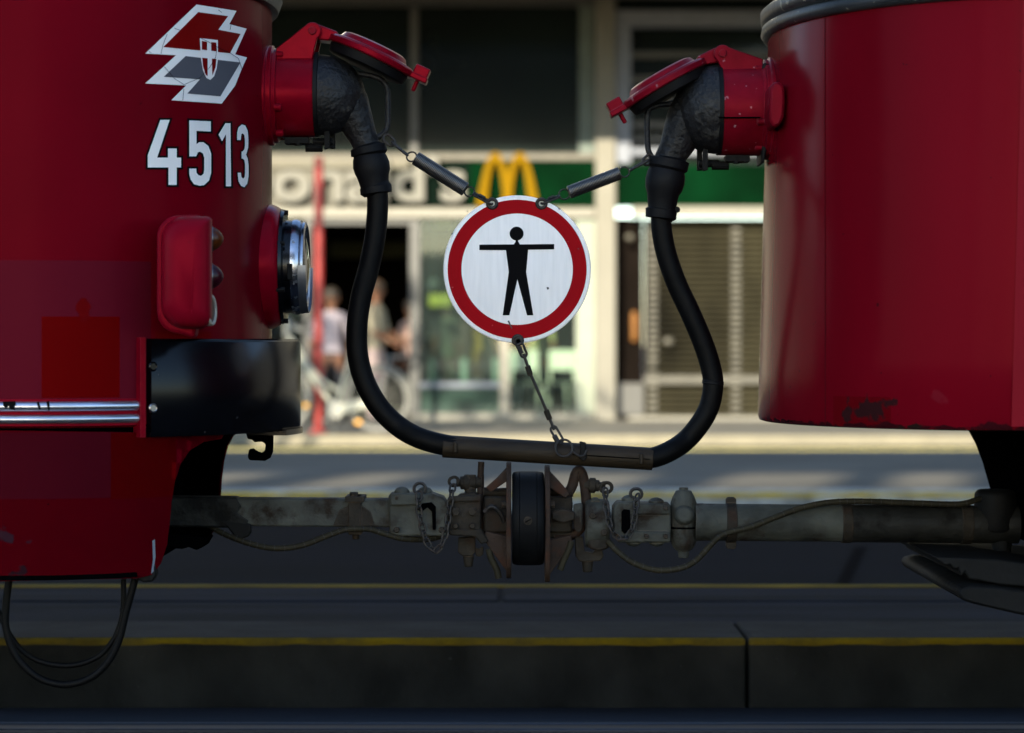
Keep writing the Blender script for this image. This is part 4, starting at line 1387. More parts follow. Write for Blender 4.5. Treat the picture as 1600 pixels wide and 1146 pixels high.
# springs and their links
def spring(label, hook, link_pts, a, b, eye, rpx, worn):
    t = thing('suspension_spring', label, 'spring', P(*a), group='springs holding the round sign')
    A_, B_ = P(*a, 4.785), P(*b, 4.775)
    L = (B_ - A_).length
    prof = []
    n = 36
    r = M(rpx)
    for k in range(n):
        prof += [(L * k / n, r * 0.86), (L * (k + 0.3) / n, r), (L * (k + 0.65) / n, r)]
    prof.append((L, r * 0.93))
    MB().lathe([(0, r * 0.6)] + prof + [(L, r * 0.6)], A_, B_ - A_, 24).build('coil', m_steel_d, t, sharp=80)
    # end loops
    for p, q in ((link_pts[-1], a), (b, eye[0])):
        p, q = P(*p, 4.78), P(*q, 4.775)
        m_ = MB()
        m_.link(p, q, M(8), M(1.3), (0.5, 0.2, 1) if worn else (0.6, 0.2, 1))
        m_.build('end_loop', m_iron, t)
    m_ = MB()
    for p, q in zip(link_pts[:-1], link_pts[1:]):
        m_.link(P(*p, 4.785), P(*q, 4.785), M(4.2), M(1.7), (0, 1, 0.3))
    m_.build('chain_link', m_iron, t)
    m_ = MB()
    for p, q in zip(eye[:-1], eye[1:]):
        m_.link(P(*p, 4.77), P(*q, 4.762), M(4.2), M(1.9), (0.2, 1, 0.5))
        c = P(*p, 4.77).lerp(P(*q, 4.762), 0.45)
        dv = (P(*q, 4.762) - P(*p, 4.77)).normalized()
        m_.cyl(c - dv * M(5) + Vector((0, 0, M(2.5))), c + dv * M(5) + Vector((0, 0, M(2.5))), M(3.2), 6)
    m_.build('quick_link', m_iron, t)
    ho = MB().link(P(*hook[0], 4.795), P(*hook[1], 4.79), M(6.5), M(2.2), (1, 0.2, 0.4))
    ho.build('hook_ring', m_iron, t)
    return t


m_steel_d = mat('spring_wire', (0.17, 0.165, 0.16), 0.36, 0.9, var=0.2, scale=40)
spring('slack coil spring on the upper corner of the round sign nearest the numbered tram car', [(601, 212), (615, 227)], [(612, 222), (628, 236), (637, 243)], (649.5, 247.5), (727, 296.5), [(740, 303), (769, 319)], 11.5, False)
spring('coil spring with stretched bright windings on the sign side of the unnumbered tram car', [(1020, 244), (1006, 256)], [(1014, 250), (990, 263), (983, 267)], (968, 271), (889, 301), [(874, 307), (846, 318)], 10.5, True)
# tether below the sign
tt = thing('tether', 'thin wire tether with crimped ends running from the round sign to the brown sleeve', 'tether', P(880, 700))
YT = 4.765
k_ = MB()
k_.link(P(808, 529, YT - 0.006), P(820, 558, YT), M(5), M(1.9), (1, 0, 0.4))
k_.cyl(P(811, 541, YT), P(815, 553, YT), M(3.6), 6)
k_.build('quick_link', m_iron, tt)
k_ = MB()
k_.link(P(863, 667, YT), P(877, 692, YT - 0.01), M(5), M(1.9), (1, 0, 0.4))
k_.cyl(P(866, 681, YT), P(871, 690, YT - 0.004), M(4), 6)
k_.build('quick_link', m_iron, tt)
wi = MB().tube([P(818, 553, YT), P(827, 580, YT), P(855, 645, YT), P(866, 672, YT)], M(2.4), 8).build('wire', m_iron, tt)
for a_, b_ in (((824, 572), (829, 587)), ((853, 641), (859, 656))):
    MB().cyl(P(*a_, YT), P(*b_, YT), M(4.6), 10).build('crimp', m_head, tt, bevel=0.001)
c = P(881, 700.5, YL - 0.024)
MB().tube([c + Vector((M(13) * math.cos(2 * PI * k / 32), -0.003 + 0.004 * math.sin(2 * PI * k / 32), M(13) * math.sin(2 * PI * k / 32))) for k in range(32)], M(1.9), 8, closed=True).build('split_ring', m_iron, tt)
MB().tube(smooth_path([P(893, 704, YL - 0.026), P(903, 712, YL - 0.028), P(912, 712, YL - 0.027), P(917, 703, YL - 0.024)], 20), M(1.7), 8).build('hook_wire', m_iron, tt)

# cables hanging below the left car
for i, (pts, rp, lb) in enumerate((([(14, 905), (9, 950), (10, 985), (25, 1025), (58, 1058), (100, 1070), (140, 1060), (168, 1035), (186, 1000), (196, 960), (211, 905)], 6.0, 'thicker black cable hanging lowest below the red skirt of tram 4513'),
                                   ([(193, 905), (193, 940), (190, 968), (176, 1002), (150, 1028), (112, 1040), (70, 1036), (38, 1020), (14, 990), (-10, 940)], 4.5, 'thinner black cable hanging in the shallower loop below the red skirt'))):
    o = MB().tube(smooth_path([P(x, y, 4.42 + 0.03 * i) for x, y in pts], 90), M(rp, 4.4), 12).build('hanging_cable', m_rubber, None)
    tag(o, lb, 'cable')
    if i == 0:
        MB().lathe([(0, M(6.6, 4.4)), (M(5, 4.4), M(6.6, 4.4))], P(193, 956, 4.43), (0.1, 0, 1), 12).build('cable_tie', m_boot, o)


# ================================================================== SHOP FRONT
def fx(px):
    return (px - 800) * YB / F


def fz(py):
    return H + (HY - py) * YB / F


m_stone = mat('cream_render', (0.165, 0.155, 0.125), 0.75, var=0.08, scale=2, bump=0.1)
m_frame = mat('pale_frame', (0.165, 0.155, 0.125), 0.5, var=0.06)
m_dglass = mat('dark_upper_glass', (0.006, 0.010, 0.009), 0.08, var=0.3, scale=0.6, spec=0.25)
m_grey = mat('blue_grey_metal', (0.15, 0.165, 0.20), 0.6, var=0.1)
m_dgrey = mat('dark_mullion', (0.05, 0.05, 0.047), 0.5, var=0.1)
m_green = mat('green_fascia', (0.0003, 0.011, 0.003), 0.8, var=0.5, scale=1.2, spec=0.02)
m_dgreen = mat('dark_green_fascia', (0.002, 0.006, 0.004), 0.8, var=0.2, scale=2, spec=0.02)
m_yellow = mat('yellow_acrylic', (0.16, 0.088, 0.0004), 0.6, spec=0.03, var=0.05)
m_letter = mat('white_letter', (0.165, 0.16, 0.14), 0.6, spec=0.1, var=0.04)
m_inner = mat('dark_interior', (0.008, 0.006, 0.005), 0.9, spec=0.0, var=0.4, scale=1.2)
m_inner_w = mat('brown_interior', (0.045, 0.028, 0.016), 0.7, var=0.5, scale=1.0)
m_floor_i = mat('interior_tiles', (0.10, 0.095, 0.08), 0.6, var=0.2)
m_shut = mat('olive_shutter', (0.024, 0.021, 0.012), 0.6, spec=0.1, var=0.7, scale=1.1, stretch=(1, 1, 0.5))
m_guide = mat('shutter_guide', (0.06, 0.055, 0.04), 0.5, var=0.25, scale=8)


def glass_mat(name, tint, mixf):
    m = bpy.data.materials.new(name)
    m.use_nodes = True
    nt = m.node_tree
    nt.nodes.clear()
    out = nt.nodes.new('ShaderNodeOutputMaterial')
    tr = nt.nodes.new('ShaderNodeBsdfTransparent')
    tr.inputs[0].default_value = (*tint, 1)
    gl = nt.nodes.new('ShaderNodeBsdfGlossy')
    gl.inputs['Roughness'].default_value = 0.03
    df = nt.nodes.new('ShaderNodeBsdfDiffuse')
    df.inputs[0].default_value = (0.16, 0.21, 0.20, 1)
    fr = nt.nodes.new('ShaderNodeFresnel')
    fr.inputs[0].default_value = 1.5
    m1 = nt.nodes.new('ShaderNodeMixShader')
    m2 = nt.nodes.new('ShaderNodeMixShader')
    m2.inputs[0].default_value = mixf
    nt.links.new(fr.outputs[0], m1.inputs[0])
    nt.links.new(tr.outputs[0], m1.inputs[1])
    nt.links.new(gl.outputs[0], m1.inputs[2])
    nt.links.new(m1.outputs[0], m2.inputs[1])
    nt.links.new(df.outputs[0], m2.inputs[2])
    nt.links.new(m2.outputs[0], out.inputs[0])
    return m


m_glass = glass_mat('shop_glass', (0.80, 0.88, 0.84), 0.04)
m_frost = glass_mat('hazy_glass', (0.62, 0.72, 0.69), 0.06)

sb_ = thing('restaurant', 'shop front with green fascia, white letters, yellow arches and cream columns across the street', 'building', (0, YB, ZW1))


def fb(mb, x0, y0, x1, y1, a=0.0, b=0.25):
    """box on the facade given in pixels; a..b depth behind the facade plane (negative = proud)"""
    return mb.span(fx(x0), fx(x1), YB + a, YB + b, fz(y1), fz(y0))


zt = 14.0
# unseen upper storeys with windows, their overhang made up to shade the shop front
uw = MB().span(-16, 10, YB - 4.85, YB + 9, 5.1, zt).build('shading_storeys', m_stone, sb_, smooth=False)
for r_ in range(3):
    for i in range(-8, 5):
        MB().span(i * 2 + 0.35, i * 2 + 1.65, YB - 4.88, YB - 4.77, 5.6 + r_ * 2.8, 7.3 + r_ * 2.8).build('shading_storey_window', m_dglass, uw)
MB().span(7.7, 60, YB, YB + 9, -0.3, zt).build('added_dark_wing', mat('added_wing_dark_render', (0.05, 0.05, 0.048), 0.85, var=0.2, scale=0.5), sb_, smooth=False)  # unseen wing added, kept dark so the tram paint reflects little
MB().span(-60, -9.2, YB, YB + 9, -0.3, 5.1).build('added_side_wing', mat('shade_render', (0.10, 0.09, 0.08), 0.85, var=0.2, scale=0.5), sb_, smooth=False)  # second added wing, shuts bright horizon sky out of the reflections
# columns
for x0, x1 in ((930, 962), (-360, -328), (1760, 1792), (-1000, -968), (2400, 2432)):
    fb(MB(), x0, -10, x1, 662, -0.10, 0.4).build('column', m_stone, sb_, bevel=0.02)
# upper glazing and its mullions
fb(MB(), -320, -30, 928, 240, 0.10, 0.16).build('upper_glazing', m_dglass, sb_, smooth=False)
for x0, x1 in ((641, 653), (300, 312), (-30, -18)):
    fb(MB(), x0, -20, x1, 240, 0.02, 0.14).build('mullion', m_dgrey, sb_, bevel=0.01)
fb(MB(), -320, -4, 930, 9, 0.02, 0.15).build('upper_transom', m_dgrey, sb_, bevel=0.01)
fb(MB(), 905, 9, 929, 240, 0.03, 0.14).build('green_jamb', mat('greenish_panel', (0.06, 0.085, 0.07), 0.5), sb_)
# right bay: louvred opening in a blue grey frame
lv = MB()
fb(lv, 962, 16, 1760, 42, 0.0, 0.2)
fb(lv, 962, 42, 986, 256, 0.0, 0.2)
fb(lv, 986, 232, 1760, 242, 0.02, 0.2)
lvf = lv.build('louvre_frame', m_grey, sb_, bevel=0.01)
lv = MB()
for y in (80, 118, 153, 190, 212):
    fb(lv, 986, y, 1760, y + 9, 0.10, 0.2)
lv.build('louvre_bars', m_dgrey, lvf)
fb(MB(), 962, -20, 1760, 16, 0.05, 0.2).build('louvre_head', m_dglass, sb_)
fb(MB(), 962, 16, 1760, 256, 0.25, 0.3).build('louvre_back', m_dglass, sb_)
# transom and fascia
fb(MB(), -320, 240, 930, 251, -0.03, 0.16).build('fascia_cap', mat('cap_beige', (0.10, 0.09, 0.07), 0.6), sb_, bevel=0.01)
fs = fb(MB(), 734, 251, 930, 325, 0.0, 0.16).build('fascia', m_green, sb_, smooth=False)
fb(MB(), 962, 256, 1760, 323, 0.04, 0.2).build('fascia', m_green, sb_, smooth=False)
fb(MB(), 600, 251, 734, 325, 0.01, 0.16).build('fascia', m_dgreen, sb_, smooth=False)
fb(MB(), -320, 251, 600, 325, 0.01, 0.16).build('fascia', mat('olive_backing', (0.06, 0.055, 0.038), 0.6, var=0.3, scale=2), sb_, smooth=False)
fb(MB(), -320, 250, 640, 264, -0.05, 0.16).build('sign_band', mat('band_cream', (0.13, 0.12, 0.09), 0.7), sb_, bevel=0.015)
fb(MB(), -320, 325, 930, 341, -0.06, 0.2).build('sign_rail', m_frame, sb_, bevel=0.015)
fb(MB(), 988, 323, 1760, 338, -0.03, 0.2).build('sign_rail', m_frame, sb_, bevel=0.015)

# letters


def text_mesh(s):
    cu = bpy.data.curves.new('lettering', 'FONT')
    cu.body = s
    cu.size = 1
    cu.extrude = 0.08
    cu.offset = 0.028
    cu.resolution_u = 4
    o = bpy.data.objects.new('lettering', cu)
    C.objects.link(o)
    bpy.context.view_layer.update()
    me = bpy.data.meshes.new_from_object(o.evaluated_get(bpy.context.evaluated_depsgraph_get()))
    C.objects.unlink(o)
    bpy.data.objects.remove(o)
    return me


def xr(me):
    xs = [v.co.x for v in me.vertices]
    return min(xs), max(xs)


t1 = text_mesh("onald's")
t2 = text_mesh("McDonald's")
w1 = xr(t1)
w2 = xr(t2)
sx = (fx(728) - fx(428)) / (w1[1] - w1[0])
zs = [v.co.z if False else v.co.y for v in t1.vertices]
szz = (fz(244) - fz(317)) / (max(zs) - min(zs))
for v in t2.vertices:
    x, y, z = v.co
    v.co = (fx(728) + (x - w2[1]) * sx, YB - 0.10 - z * 0.9, fz(317) + (y - min(zs)) * szz)
t2.materials.append(m_letter)
to = bpy.data.objects.new('lettering', t2)
C.objects.link(to)
put_under(to, sb_)
# the arched letter
ar = MB()


def arch(cx, hw, y_top, y_bot):
    out, inn = [], []
    for k in range(25):
        t = -1 + 2 * k / 24
        u = abs(t) ** 2.3
        out.append((cx + hw * t * (0.62 + 0.38 * abs(t)) ** 0.3, y_top + (y_bot - y_top) * u))
    w_leg, w_top = 15.5, 10
    for k in range(25):
        t = 1 - 2 * k / 24
        u = abs(t) ** 2.3
        x = cx + (hw - w_leg) * t * (0.62 + 0.38 * abs(t)) ** 0.3
        inn.append((x, y_top + w_top * 1.4 + (y_bot - y_top - w_top * 1.4) * u))
    return out + inn


for cx in (774, 812):
    ar.prism([Vector((fx(x), YB - 0.12 - (0.004 if cx > 800 else 0), fz(y))) for x, y in arch(cx, 29.5, 240, 324)], (0, 0.14, 0))
ar.build('arches_logo', m_yellow, sb_, smooth=False)
# ground floor: door opening, glass panes, mullions
fb(MB(), 485, 341, 640, 350, 0.0, 0.2).build('lintel', m_dgrey, sb_)
for x0, x1, y0, m_ in ((640, 656, 341, m_dgrey), (781, 796, 341, m_frame), (474, 486, 341, m_dgrey)):
    fb(MB(), x0, y0, x1, 652, 0.0, 0.10).build('door_post', m_, sb_, bevel=0.008)
fb(MB(), 900, 341, 930, 652, 0.02, 0.06).build('side_panel', mat('pale_green_panel', (0.18, 0.205, 0.155), 0.4, var=0.15, scale=2), sb_)
fb(MB(), 656, 341, 781, 646, 0.04, 0.06).build('window_pane', m_frost, sb_, smooth=False)
fb(MB(), 796, 341, 900, 646, 0.04, 0.06).build('window_pane', m_glass, sb_, smooth=False)
fb(MB(), 656, 598, 781, 606, 0.0, 0.08).build('push_bar', m_grey, sb_, bevel=0.01)
fb(MB(), 656, 606, 781, 646, 0.07, 0.09).build('kick_panel', mat('pale_kick_panel', (0.10, 0.12, 0.105), 0.5), sb_)
for xx in (672, 720, 770):
    fb(MB(), xx, 560, xx + 9, 646, 0.11, 0.15).build('inner_rail', mat('pale_green_rail', (0.45, 0.50, 0.40), 0.5), sb_)
fb(MB(), 640, 646, 930, 661, -0.04, 0.15).build('plinth', m_frame, sb_, bevel=0.01)
fb(MB(), 982, 651, 1760, 662, -0.03, 0.3).build('plinth', m_frame, sb_, bevel=0.01)
fb(MB(), -320, 341, 300, 662, 0.0, 0.2).build('side_wall', m_stone, sb_, smooth=False)
fb(MB(), 300, 341, 474, 652, 0.04, 0.06).build('window_pane', m_glass, sb_, smooth=False)
# roller shutter and the dark doorway beside it
rs = MB()
y = 340
prev = []
zc = fz(652)
n_s = 34
prof = []
for k in range(n_s):
    z0 = fz(652 - (652 - 340) * k / n_s)
    hgt = (fz(340) - fz(652)) / n_s
    prof += [(YB + 0.42, z0), (YB + 0.325, z0 + hgt * 0.25), (YB + 0.32, z0 + hgt * 0.5), (YB + 0.335, z0 + hgt * 0.8)]
prof.append((YB + 0.36, fz(340)))
xa, xb = fx(1008), fx(1760)
ra_ = [rs.bm.verts.new((xa, y_, z_)) for y_, z_ in prof]
rb3 = [rs.bm.verts.new((xb, y_, z_)) for y_, z_ in prof]
for i in range(len(prof) - 1):
    rs.bm.faces.new((ra_[i], rb3[i], rb3[i + 1], ra_[i + 1]))
so_ = rs.build('roller_shutter', m_shut, sb_, smooth=False)
for x0 in (1014, 1145, 1278, 1410):
    g_ = MB()
    for k in range(30):
        fb(g_, x0, 345 + k * 10.2, x0 + 16, 351.5 + k * 10.2, 0.27, 0.30)
    g_.build('shutter_guide', m_guide, so_, bevel=0.01)
fb(MB(), 1008, 588, 1760, 600, 0.24, 0.30).build('shutter_rail', m_guide, so_)
for cx_, cy_, r_ in ((1046, 534, 9), (1022, 568, 8), (985, 370, 7)):
    MB().ball((fx(cx_), YB + 0.22, fz(cy_)), r_ * YB / F, (1, 0.6, 0.8)).build('shutter_knob', m_guide, so_)
dr = MB()
fb(dr, 962, 338, 1008, 662, 0.5, 0.55)
dr.build('dark_door', m_inner, sb_, smooth=False)
fb(MB(), 989, 486, 998, 534, 0.40, 0.46).build('door_handle', mat('orange_plastic', (0.20, 0.08, 0.012), 0.6), sb_, bevel=0.03)
fb(MB(), 962, 600, 1008, 650, 0.35, 0.4).build('door_panel', m_dgrey, sb_)
# room behind the glass
rm = MB()
X0, X1, Z0, Z1, Y1 = fx(-320), fx(929), ZW1 + 0.004, fz(330), YB + 7
rm.span(X0, X1, Y1, Y1 + 0.1, Z0, Z1)
rm.span(X0, X1, YB + 0.22, Y1, Z1, Z1 + 0.1)
rm.span(X1, X1 + 0.08, YB + 0.3, Y1, Z0, Z1)
rm.build('interior_shell', m_inner, sb_, smooth=False)
MB().span(X0, X1, YB + 0.06, Y1, ZW1 - 0.3, ZW1 + 0.004).build('interior_floor', m_floor_i, sb_, smooth=False)
MB().span(fx(660), fx(790), YB + 3.2, YB + 3.5, Z0, fz(470)).build('counter', m_inner_w, sb_, bevel=0.02)
MB().span(fx(470), fx(640), YB + 5.0, YB + 5.4, fz(380), fz(352)).build('menu_shelf', mat('dim_olive', (0.05, 0.042, 0.012), 0.7), sb_)

# things inside the shop
for i, (px, py, w_, h_, lb) in enumerate(((692, 347, 32, 13, 'small yellow notice hanging just under the cream sign rail'), (686, 469, 34, 20, 'yellow notice board below the white globe lamp'))):
    o = MB().box((fx(px), YB + 0.35, fz(py)), (w_ / 126, 0.02, h_ / 126)).build('notice_board', mat('yellow_notice', (0.75, 0.62, 0.06), 0.5), None, bevel=0.02)
    tag(o, lb, 'notice')
gl = thing('globe_lamp', 'white globe lamp behind the glass above the yellow notice board', 'lamp', (fx(674), YB + 0.6, fz(443)))
MB().ball((fx(674), YB + 0.6, fz(443)), 10.5 / 126, seg=24).build('globe', m_letter, gl)
MB().cyl((fx(674), YB + 0.6, fz(434)), (fx(674), YB + 0.6, fz(335)), 0.008, 8).build('stem', m_dgrey, gl)


def chair(px, yd, rz, lb):
    t = thing('chair', lb, 'chair', (fx(px), yd, ZW1), group='white legged chairs behind the window')
    mseat = mat('chair_grey_seat', (0.10, 0.10, 0.09), 0.6)
    ml = mat('chair_white_legs', (0.70, 0.68, 0.58), 0.4)
    c = Vector((fx(px), yd, ZW1))
    rot = Matrix.Rotation(rz, 4, 'Z')

    def q(x, y, z):
        return c + rot @ Vector((x, y, z))
    MB().box(q(0, 0, 0.46), (0.40, 0.40, 0.04), rot).build('seat', mseat, t, bevel=0.015)
    MB().box(q(0, 0.2, 0.76), (0.38, 0.03, 0.26), rot).build('backrest', ml, t, bevel=0.012)
    for sx_ in (-1, 1):
        for sy_ in (-1, 1):
            top = 0.88 if sy_ > 0 else 0.45
            MB().tube([q(sx_ * 0.21, sy_ * 0.21, 0.0), q(sx_ * 0.17, sy_ * 0.18, 0.45), q(sx_ * 0.17, sy_ * 0.2, top)], 0.017, 8).build('leg', ml, t)


chair(826, YB + 0.95, R(15), 'white legged chair behind the glass next to the cream mullion')
chair(874, YB + 1.05, R(-20), 'white legged chair behind the glass next to the pale green side panel')


# ------------------------------------------------------------------ people in the doorway
def person(x, y, z0, h, label, shirt, trouser, skin, hair, yaw=0.0, arms=None, extra=None):
    t = thing('person', label, 'person', (x, y, z0))
    s = h / 1.75
    V = []
    E = []
    RR = []

    def v(p, r, parent=None):
        V.append(Vector(p) * s)
        RR.append(r * s)
        if parent is not None:
            E.append((parent, len(V) - 1))
        return len(V) - 1
    pel = v((0, 0, 0.95), 0.135)
    wa = v((0, 0.0, 1.08), 0.125, pel)
    ch = v((0, -0.01, 1.26), 0.145, wa)
    sh_ = v((0, 0.0, 1.40), 0.115, ch)
    nk = v((0, 0.0, 1.48), 0.055, sh_)
    nk2 = v((0, -0.01, 1.54), 0.055, nk)
    hd1 = v((0, -0.02, 1.60), 0.085, nk2)
    hd2 = v((0, -0.015, 1.67), 0.09, hd1)
    v((0, -0.005, 1.72), 0.06, hd2)
    arms = arms or {}
    hands = []
    for sd in (-1, 1):
        hip = v((sd * 0.095, 0, 0.88), 0.095, pel)
        kn = v((sd * 0.115, -0.015, 0.50), 0.062, hip)
        an = v((sd * 0.12, 0.01, 0.10), 0.042, kn)
        ft = v((sd * 0.125, -0.04, 0.045), 0.042, an)
        v((sd * 0.14, -0.15, 0.035), 0.034, ft)
        so = v((sd * 0.175, 0.0, 1.40), 0.062, sh_)
        el = arms.get((sd, 'e'), (sd * 0.245, 0.02, 1.13))
        wr = arms.get((sd, 'w'), (sd * 0.26, -0.05, 0.88))
        e_ = v(el, 0.044, so)
        w_ = v(wr, 0.030, e_)
        dv = (Vector(wr) - Vector(el)).normalized()
        hp = Vector(wr) + dv * 0.06
        v(hp, 0.036, w_)
        hands.append((Vector(wr), dv, sd))
    me = bpy.data.meshes.new('body')
    me.from_pydata(V, E, [])
    o = bpy.data.objects.new('body', me)
    C.objects.link(o)
    md = o.modifiers.new('skin', 'SKIN')
    for i, sv_ in enumerate(me.skin_vertices[0].data):
        sv_.radius = (RR[i], RR[i] * (0.72 if i in (1, 2, 3) else 1.0))
        sv_.use_root = (i == 0)
    o.modifiers.new('sub', 'SUBSURF').levels = 2
    o.modifiers['sub'].render_levels = 2
    bpy.context.view_layer.update()
    ev = bpy.data.meshes.new_from_object(o.evaluated_get(bpy.context.evaluated_depsgraph_get()))
    C.objects.unlink(o)
    bpy.data.objects.remove(o)
    bm = MB()
    bm.bm.from_mesh(ev)
    # fingers, thumbs, nose, ears, eyes
    for wr, dv, sd in hands:
        side = Vector((0, 1, 0)) - dv * dv.y
        side.normalize()
        for k in range(4):
            b0 = (wr + dv * 0.085 + side * (-0.026 + 0.0175 * k)) * s
            ln = (0.062, 0.072, 0.068, 0.052)[k]
            cv_ = dv.cross(side) * (0.012 * sd)
            bm.tube([b0, b0 + (dv * ln * 0.5 + cv_ * 0.3) * s, b0 + (dv * ln + cv_) * s], [0.0088 * s, 0.0082 * s, 0.006 * s], 7)
        b0 = (wr + dv * 0.04 - side * 0.03) * s
        bm.tube([b0, b0 + (dv * 0.03 - side * 0.02) * s, b0 + (dv * 0.06 - side * 0.018) * s], [0.0105 * s, 0.0095 * s, 0.007 * s], 7)
    bm.tube([Vector((0, -0.105, 1.645)) * s, Vector((0, -0.124, 1.612)) * s], [0.008 * s, 0.016 * s], 8)
    for sd in (-1, 1):
        bm.ball(Vector((sd * 0.092, 0.0, 1.63)) * s, 0.022 * s, (0.4, 1, 1.5), 8)
    rot = Matrix.Rotation(yaw, 4, 'Z')
    body = bm.build('body', shirt, t, sharp=180)
    body.data.materials.append(trouser)
    body.data.materials.append(skin)
    body.data.materials.append(mat('shoe_leather', (0.02, 0.015, 0.012), 0.5))
    for p in body.data.polygons:
        c = p.center / s
        hand = any((c - wr).dot(dv) > -0.02 and (c - wr).length < 0.24 for wr, dv, sd in hands)
        fore = any((c - (wr - dv * 0.13)).length < 0.11 for wr, dv, sd in hands)
        if c.z > 1.475 or hand or fore:
            p.material_index = 2
        elif c.z < 0.07:
            p.material_index = 3
        elif c.z < 0.93 and abs(c.x) < 0.22:
            p.material_index = 1
    body.matrix_local = rot
    hr = MB()
    hr.ball(Vector((0, -0.004, 1.692)) * s, 0.110 * s, (0.98, 1.02, 0.85), 20)
    hr.ball(Vector((0, 0.045, 1.645)) * s, 0.085 * s, (1.05, 0.9, 1.0), 16)
    ho = hr.build('hair', hair, t)
    ho.matrix_local = rot
    fe = MB()
    for sd in (-1, 1):
        fe.ball(Vector((sd * 0.034, -0.098, 1.65)) * s, 0.011 * s, (1, 0.7, 0.7), 8)
    fe.box(Vector((0, -0.104, 1.575)) * s, (0.045 * s, 0.012 * s, 0.008 * s))
    eo = fe.build('face_features', mat('eye_dark', (0.02, 0.012, 0.01), 0.4), t)
    eo.matrix_local = rot
    return t


def check_mat():
    m = mat('checked_shirt_cloth', (0.28, 0.25, 0.265), 0.8, var=0.04)

    def mask(nt):
        sp = geo_sep(nt)
        outs = []
        for k in (0, 2):
            a = nt.nodes.new('ShaderNodeMath')
            a.operation = 'PINGPONG'
            a.inputs[1].default_value = 0.035
            nt.links.new(sp.outputs[k], a.inputs[0])
            b = nt.nodes.new('ShaderNodeMath')
            b.operation = 'LESS_THAN'
            b.inputs[1].default_value = 0.006
            nt.links.new(a.outputs[0], b.inputs[0])
            outs.append(b.outputs[0])
        m_ = nt.nodes.new('ShaderNodeMath')
        m_.operation = 'MAXIMUM'
        nt.links.new(outs[0], m_.inputs[0])
        nt.links.new(outs[1], m_.inputs[1])
        return m_.outputs[0]
    add_patch(m, mask, (0.19, 0.15, 0.20))
    return m


m_skin = mat('skin', (0.19, 0.092, 0.055), 0.6, spec=0.1, var=0.06)
m_beige = mat('beige_cloth', (0.24, 0.21, 0.145), 0.8, var=0.08)
m_trs = mat('dark_trousers', (0.018, 0.018, 0.022), 0.8, var=0.1)
m_trs2 = mat('mauve_trousers', (0.26, 0.19, 0.18), 0.8, var=0.1)
m_hair_d = mat('dark_hair', (0.022, 0.015, 0.010), 0.6)
m_hair_b = mat('brown_hair', (0.09, 0.05, 0.025), 0.6)
m_pink = mat('rose_cloth', (0.55, 0.35, 0.28), 0.8, var=0.1)
person(fx(523), YB - 0.65, ZW1 + 0.005, 1.62, 'dark haired person in a checked shirt standing in the doorway beside the red post', check_mat(), m_trs, m_skin, m_hair_d, R(5))
person(fx(590), YB - 0.55, ZW1 + 0.005, 1.72, 'person in a beige shirt seen past the black cable near the bicycle', m_beige, m_trs2, m_skin, m_hair_b, R(70),
       {(-1, 'e'): (-0.24, -0.05, 1.14), (-1, 'w'): (-0.15, -0.26, 1.02), (1, 'e'): (0.24, -0.05, 1.14), (1, 'w'): (0.15, -0.28, 1.04)})
person(fx(640), YB + 0.55, ZW1 + 0.005, 1.50, 'person in rose clothing half hidden by the grey door post', m_pink, m_trs, m_skin, m_hair_d, R(-40))
person(fx(692), YB + 1.3, ZW1 + 0.005, 1.56, 'person in pale clothing standing behind the glass under the yellow notice', m_beige, m_beige, m_skin, m_hair_d, R(30))
person(fx(742), YB + 1.8, ZW1 + 0.005, 1.36, 'person in an orange top behind the glass below the round sign', mat('orange_cloth', (0.50, 0.26, 0.04), 0.8), m_trs2, m_skin, m_hair_d, R(-80))
person(fx(842), YB + 2.4, ZW1 + 0.005, 1.60, 'person in an olive yellow top behind the chairs in the window', mat('olive_cloth', (0.36, 0.34, 0.14), 0.8), m_trs, m_skin, m_hair_d, R(160))

# ------------------------------------------------------------------ red post and bicycle on the pavement
rp = thing('post', 'slim bright red post standing at the pavement edge behind the bicycle', 'post', (0, 26.75, ZW0))
xp = (498 - 800) * 26.75 / F
MB().cyl((xp, 26.75, ZW0 - 0.02), (xp, 26.75, H + (HY - 246) * 26.75 / F), 0.047, 20).build('shaft', mat('signal_red', (0.20, 0.010, 0.007), 0.45, var=0.08), rp, bevel=0.01)
MB().lathe([(0, 0.09), (0.02, 0.09), (0.03, 0.055)], (xp, 26.75, ZW0 - 0.004), (0, 0, 1), 20).build('base_plate', mat('post_base_red', (0.45, 0.06, 0.05), 0.6), rp)

YC = 26.55


def Q(px, py, dy=0.0):
    return P(px, py, YC) + Vector((0, dy, 0))


m_silver = mat('silver_bike_paint', (0.30, 0.30, 0.24), 0.4, 0.0, var=0.05)
m_alloy = mat('alloy', (0.26, 0.26, 0.23), 0.5, 0.3, var=0.05)
m_brk = mat('tyre_grey_rubber', (0.10, 0.095, 0.085), 0.7)
bk = thing('bicycle', 'silver step-through bicycle parked on the pavement, mostly behind the black bumper', 'bicycle', (Q(510, 678).x, YC, ZW0))
fr = MB()
fr.tube([Q(525, 640), Q(550, 548)], 0.020, 12)
fr.tube([Q(525, 640), Q(452, 540)], 0.026, 12)
fr.tube(smooth_path([Q(448, 520), Q(478, 565), Q(500, 592), Q(530, 612)], 24), 0.020, 12)
fr.tube([Q(446, 506), Q(455, 548)], 0.024, 12)
for sy in (-1, 1):
    fr.tube([Q(525, 640, sy * 0.03), Q(590, 624, sy * 0.06)], 0.013, 10)
    fr.tube([Q(546, 570, sy * 0.015), Q(590, 624, sy * 0.06)], 0.011, 10)
fr.build('frame', m_silver, bk)
fk = MB()
for sy in (-1, 1):
    fk.tube(smooth_path([Q(455, 548, sy * 0.02), Q(450, 580, sy * 0.05), Q(436, 624, sy * 0.05)], 14), 0.012, 10)
fk.build('fork', m_silver, bk)
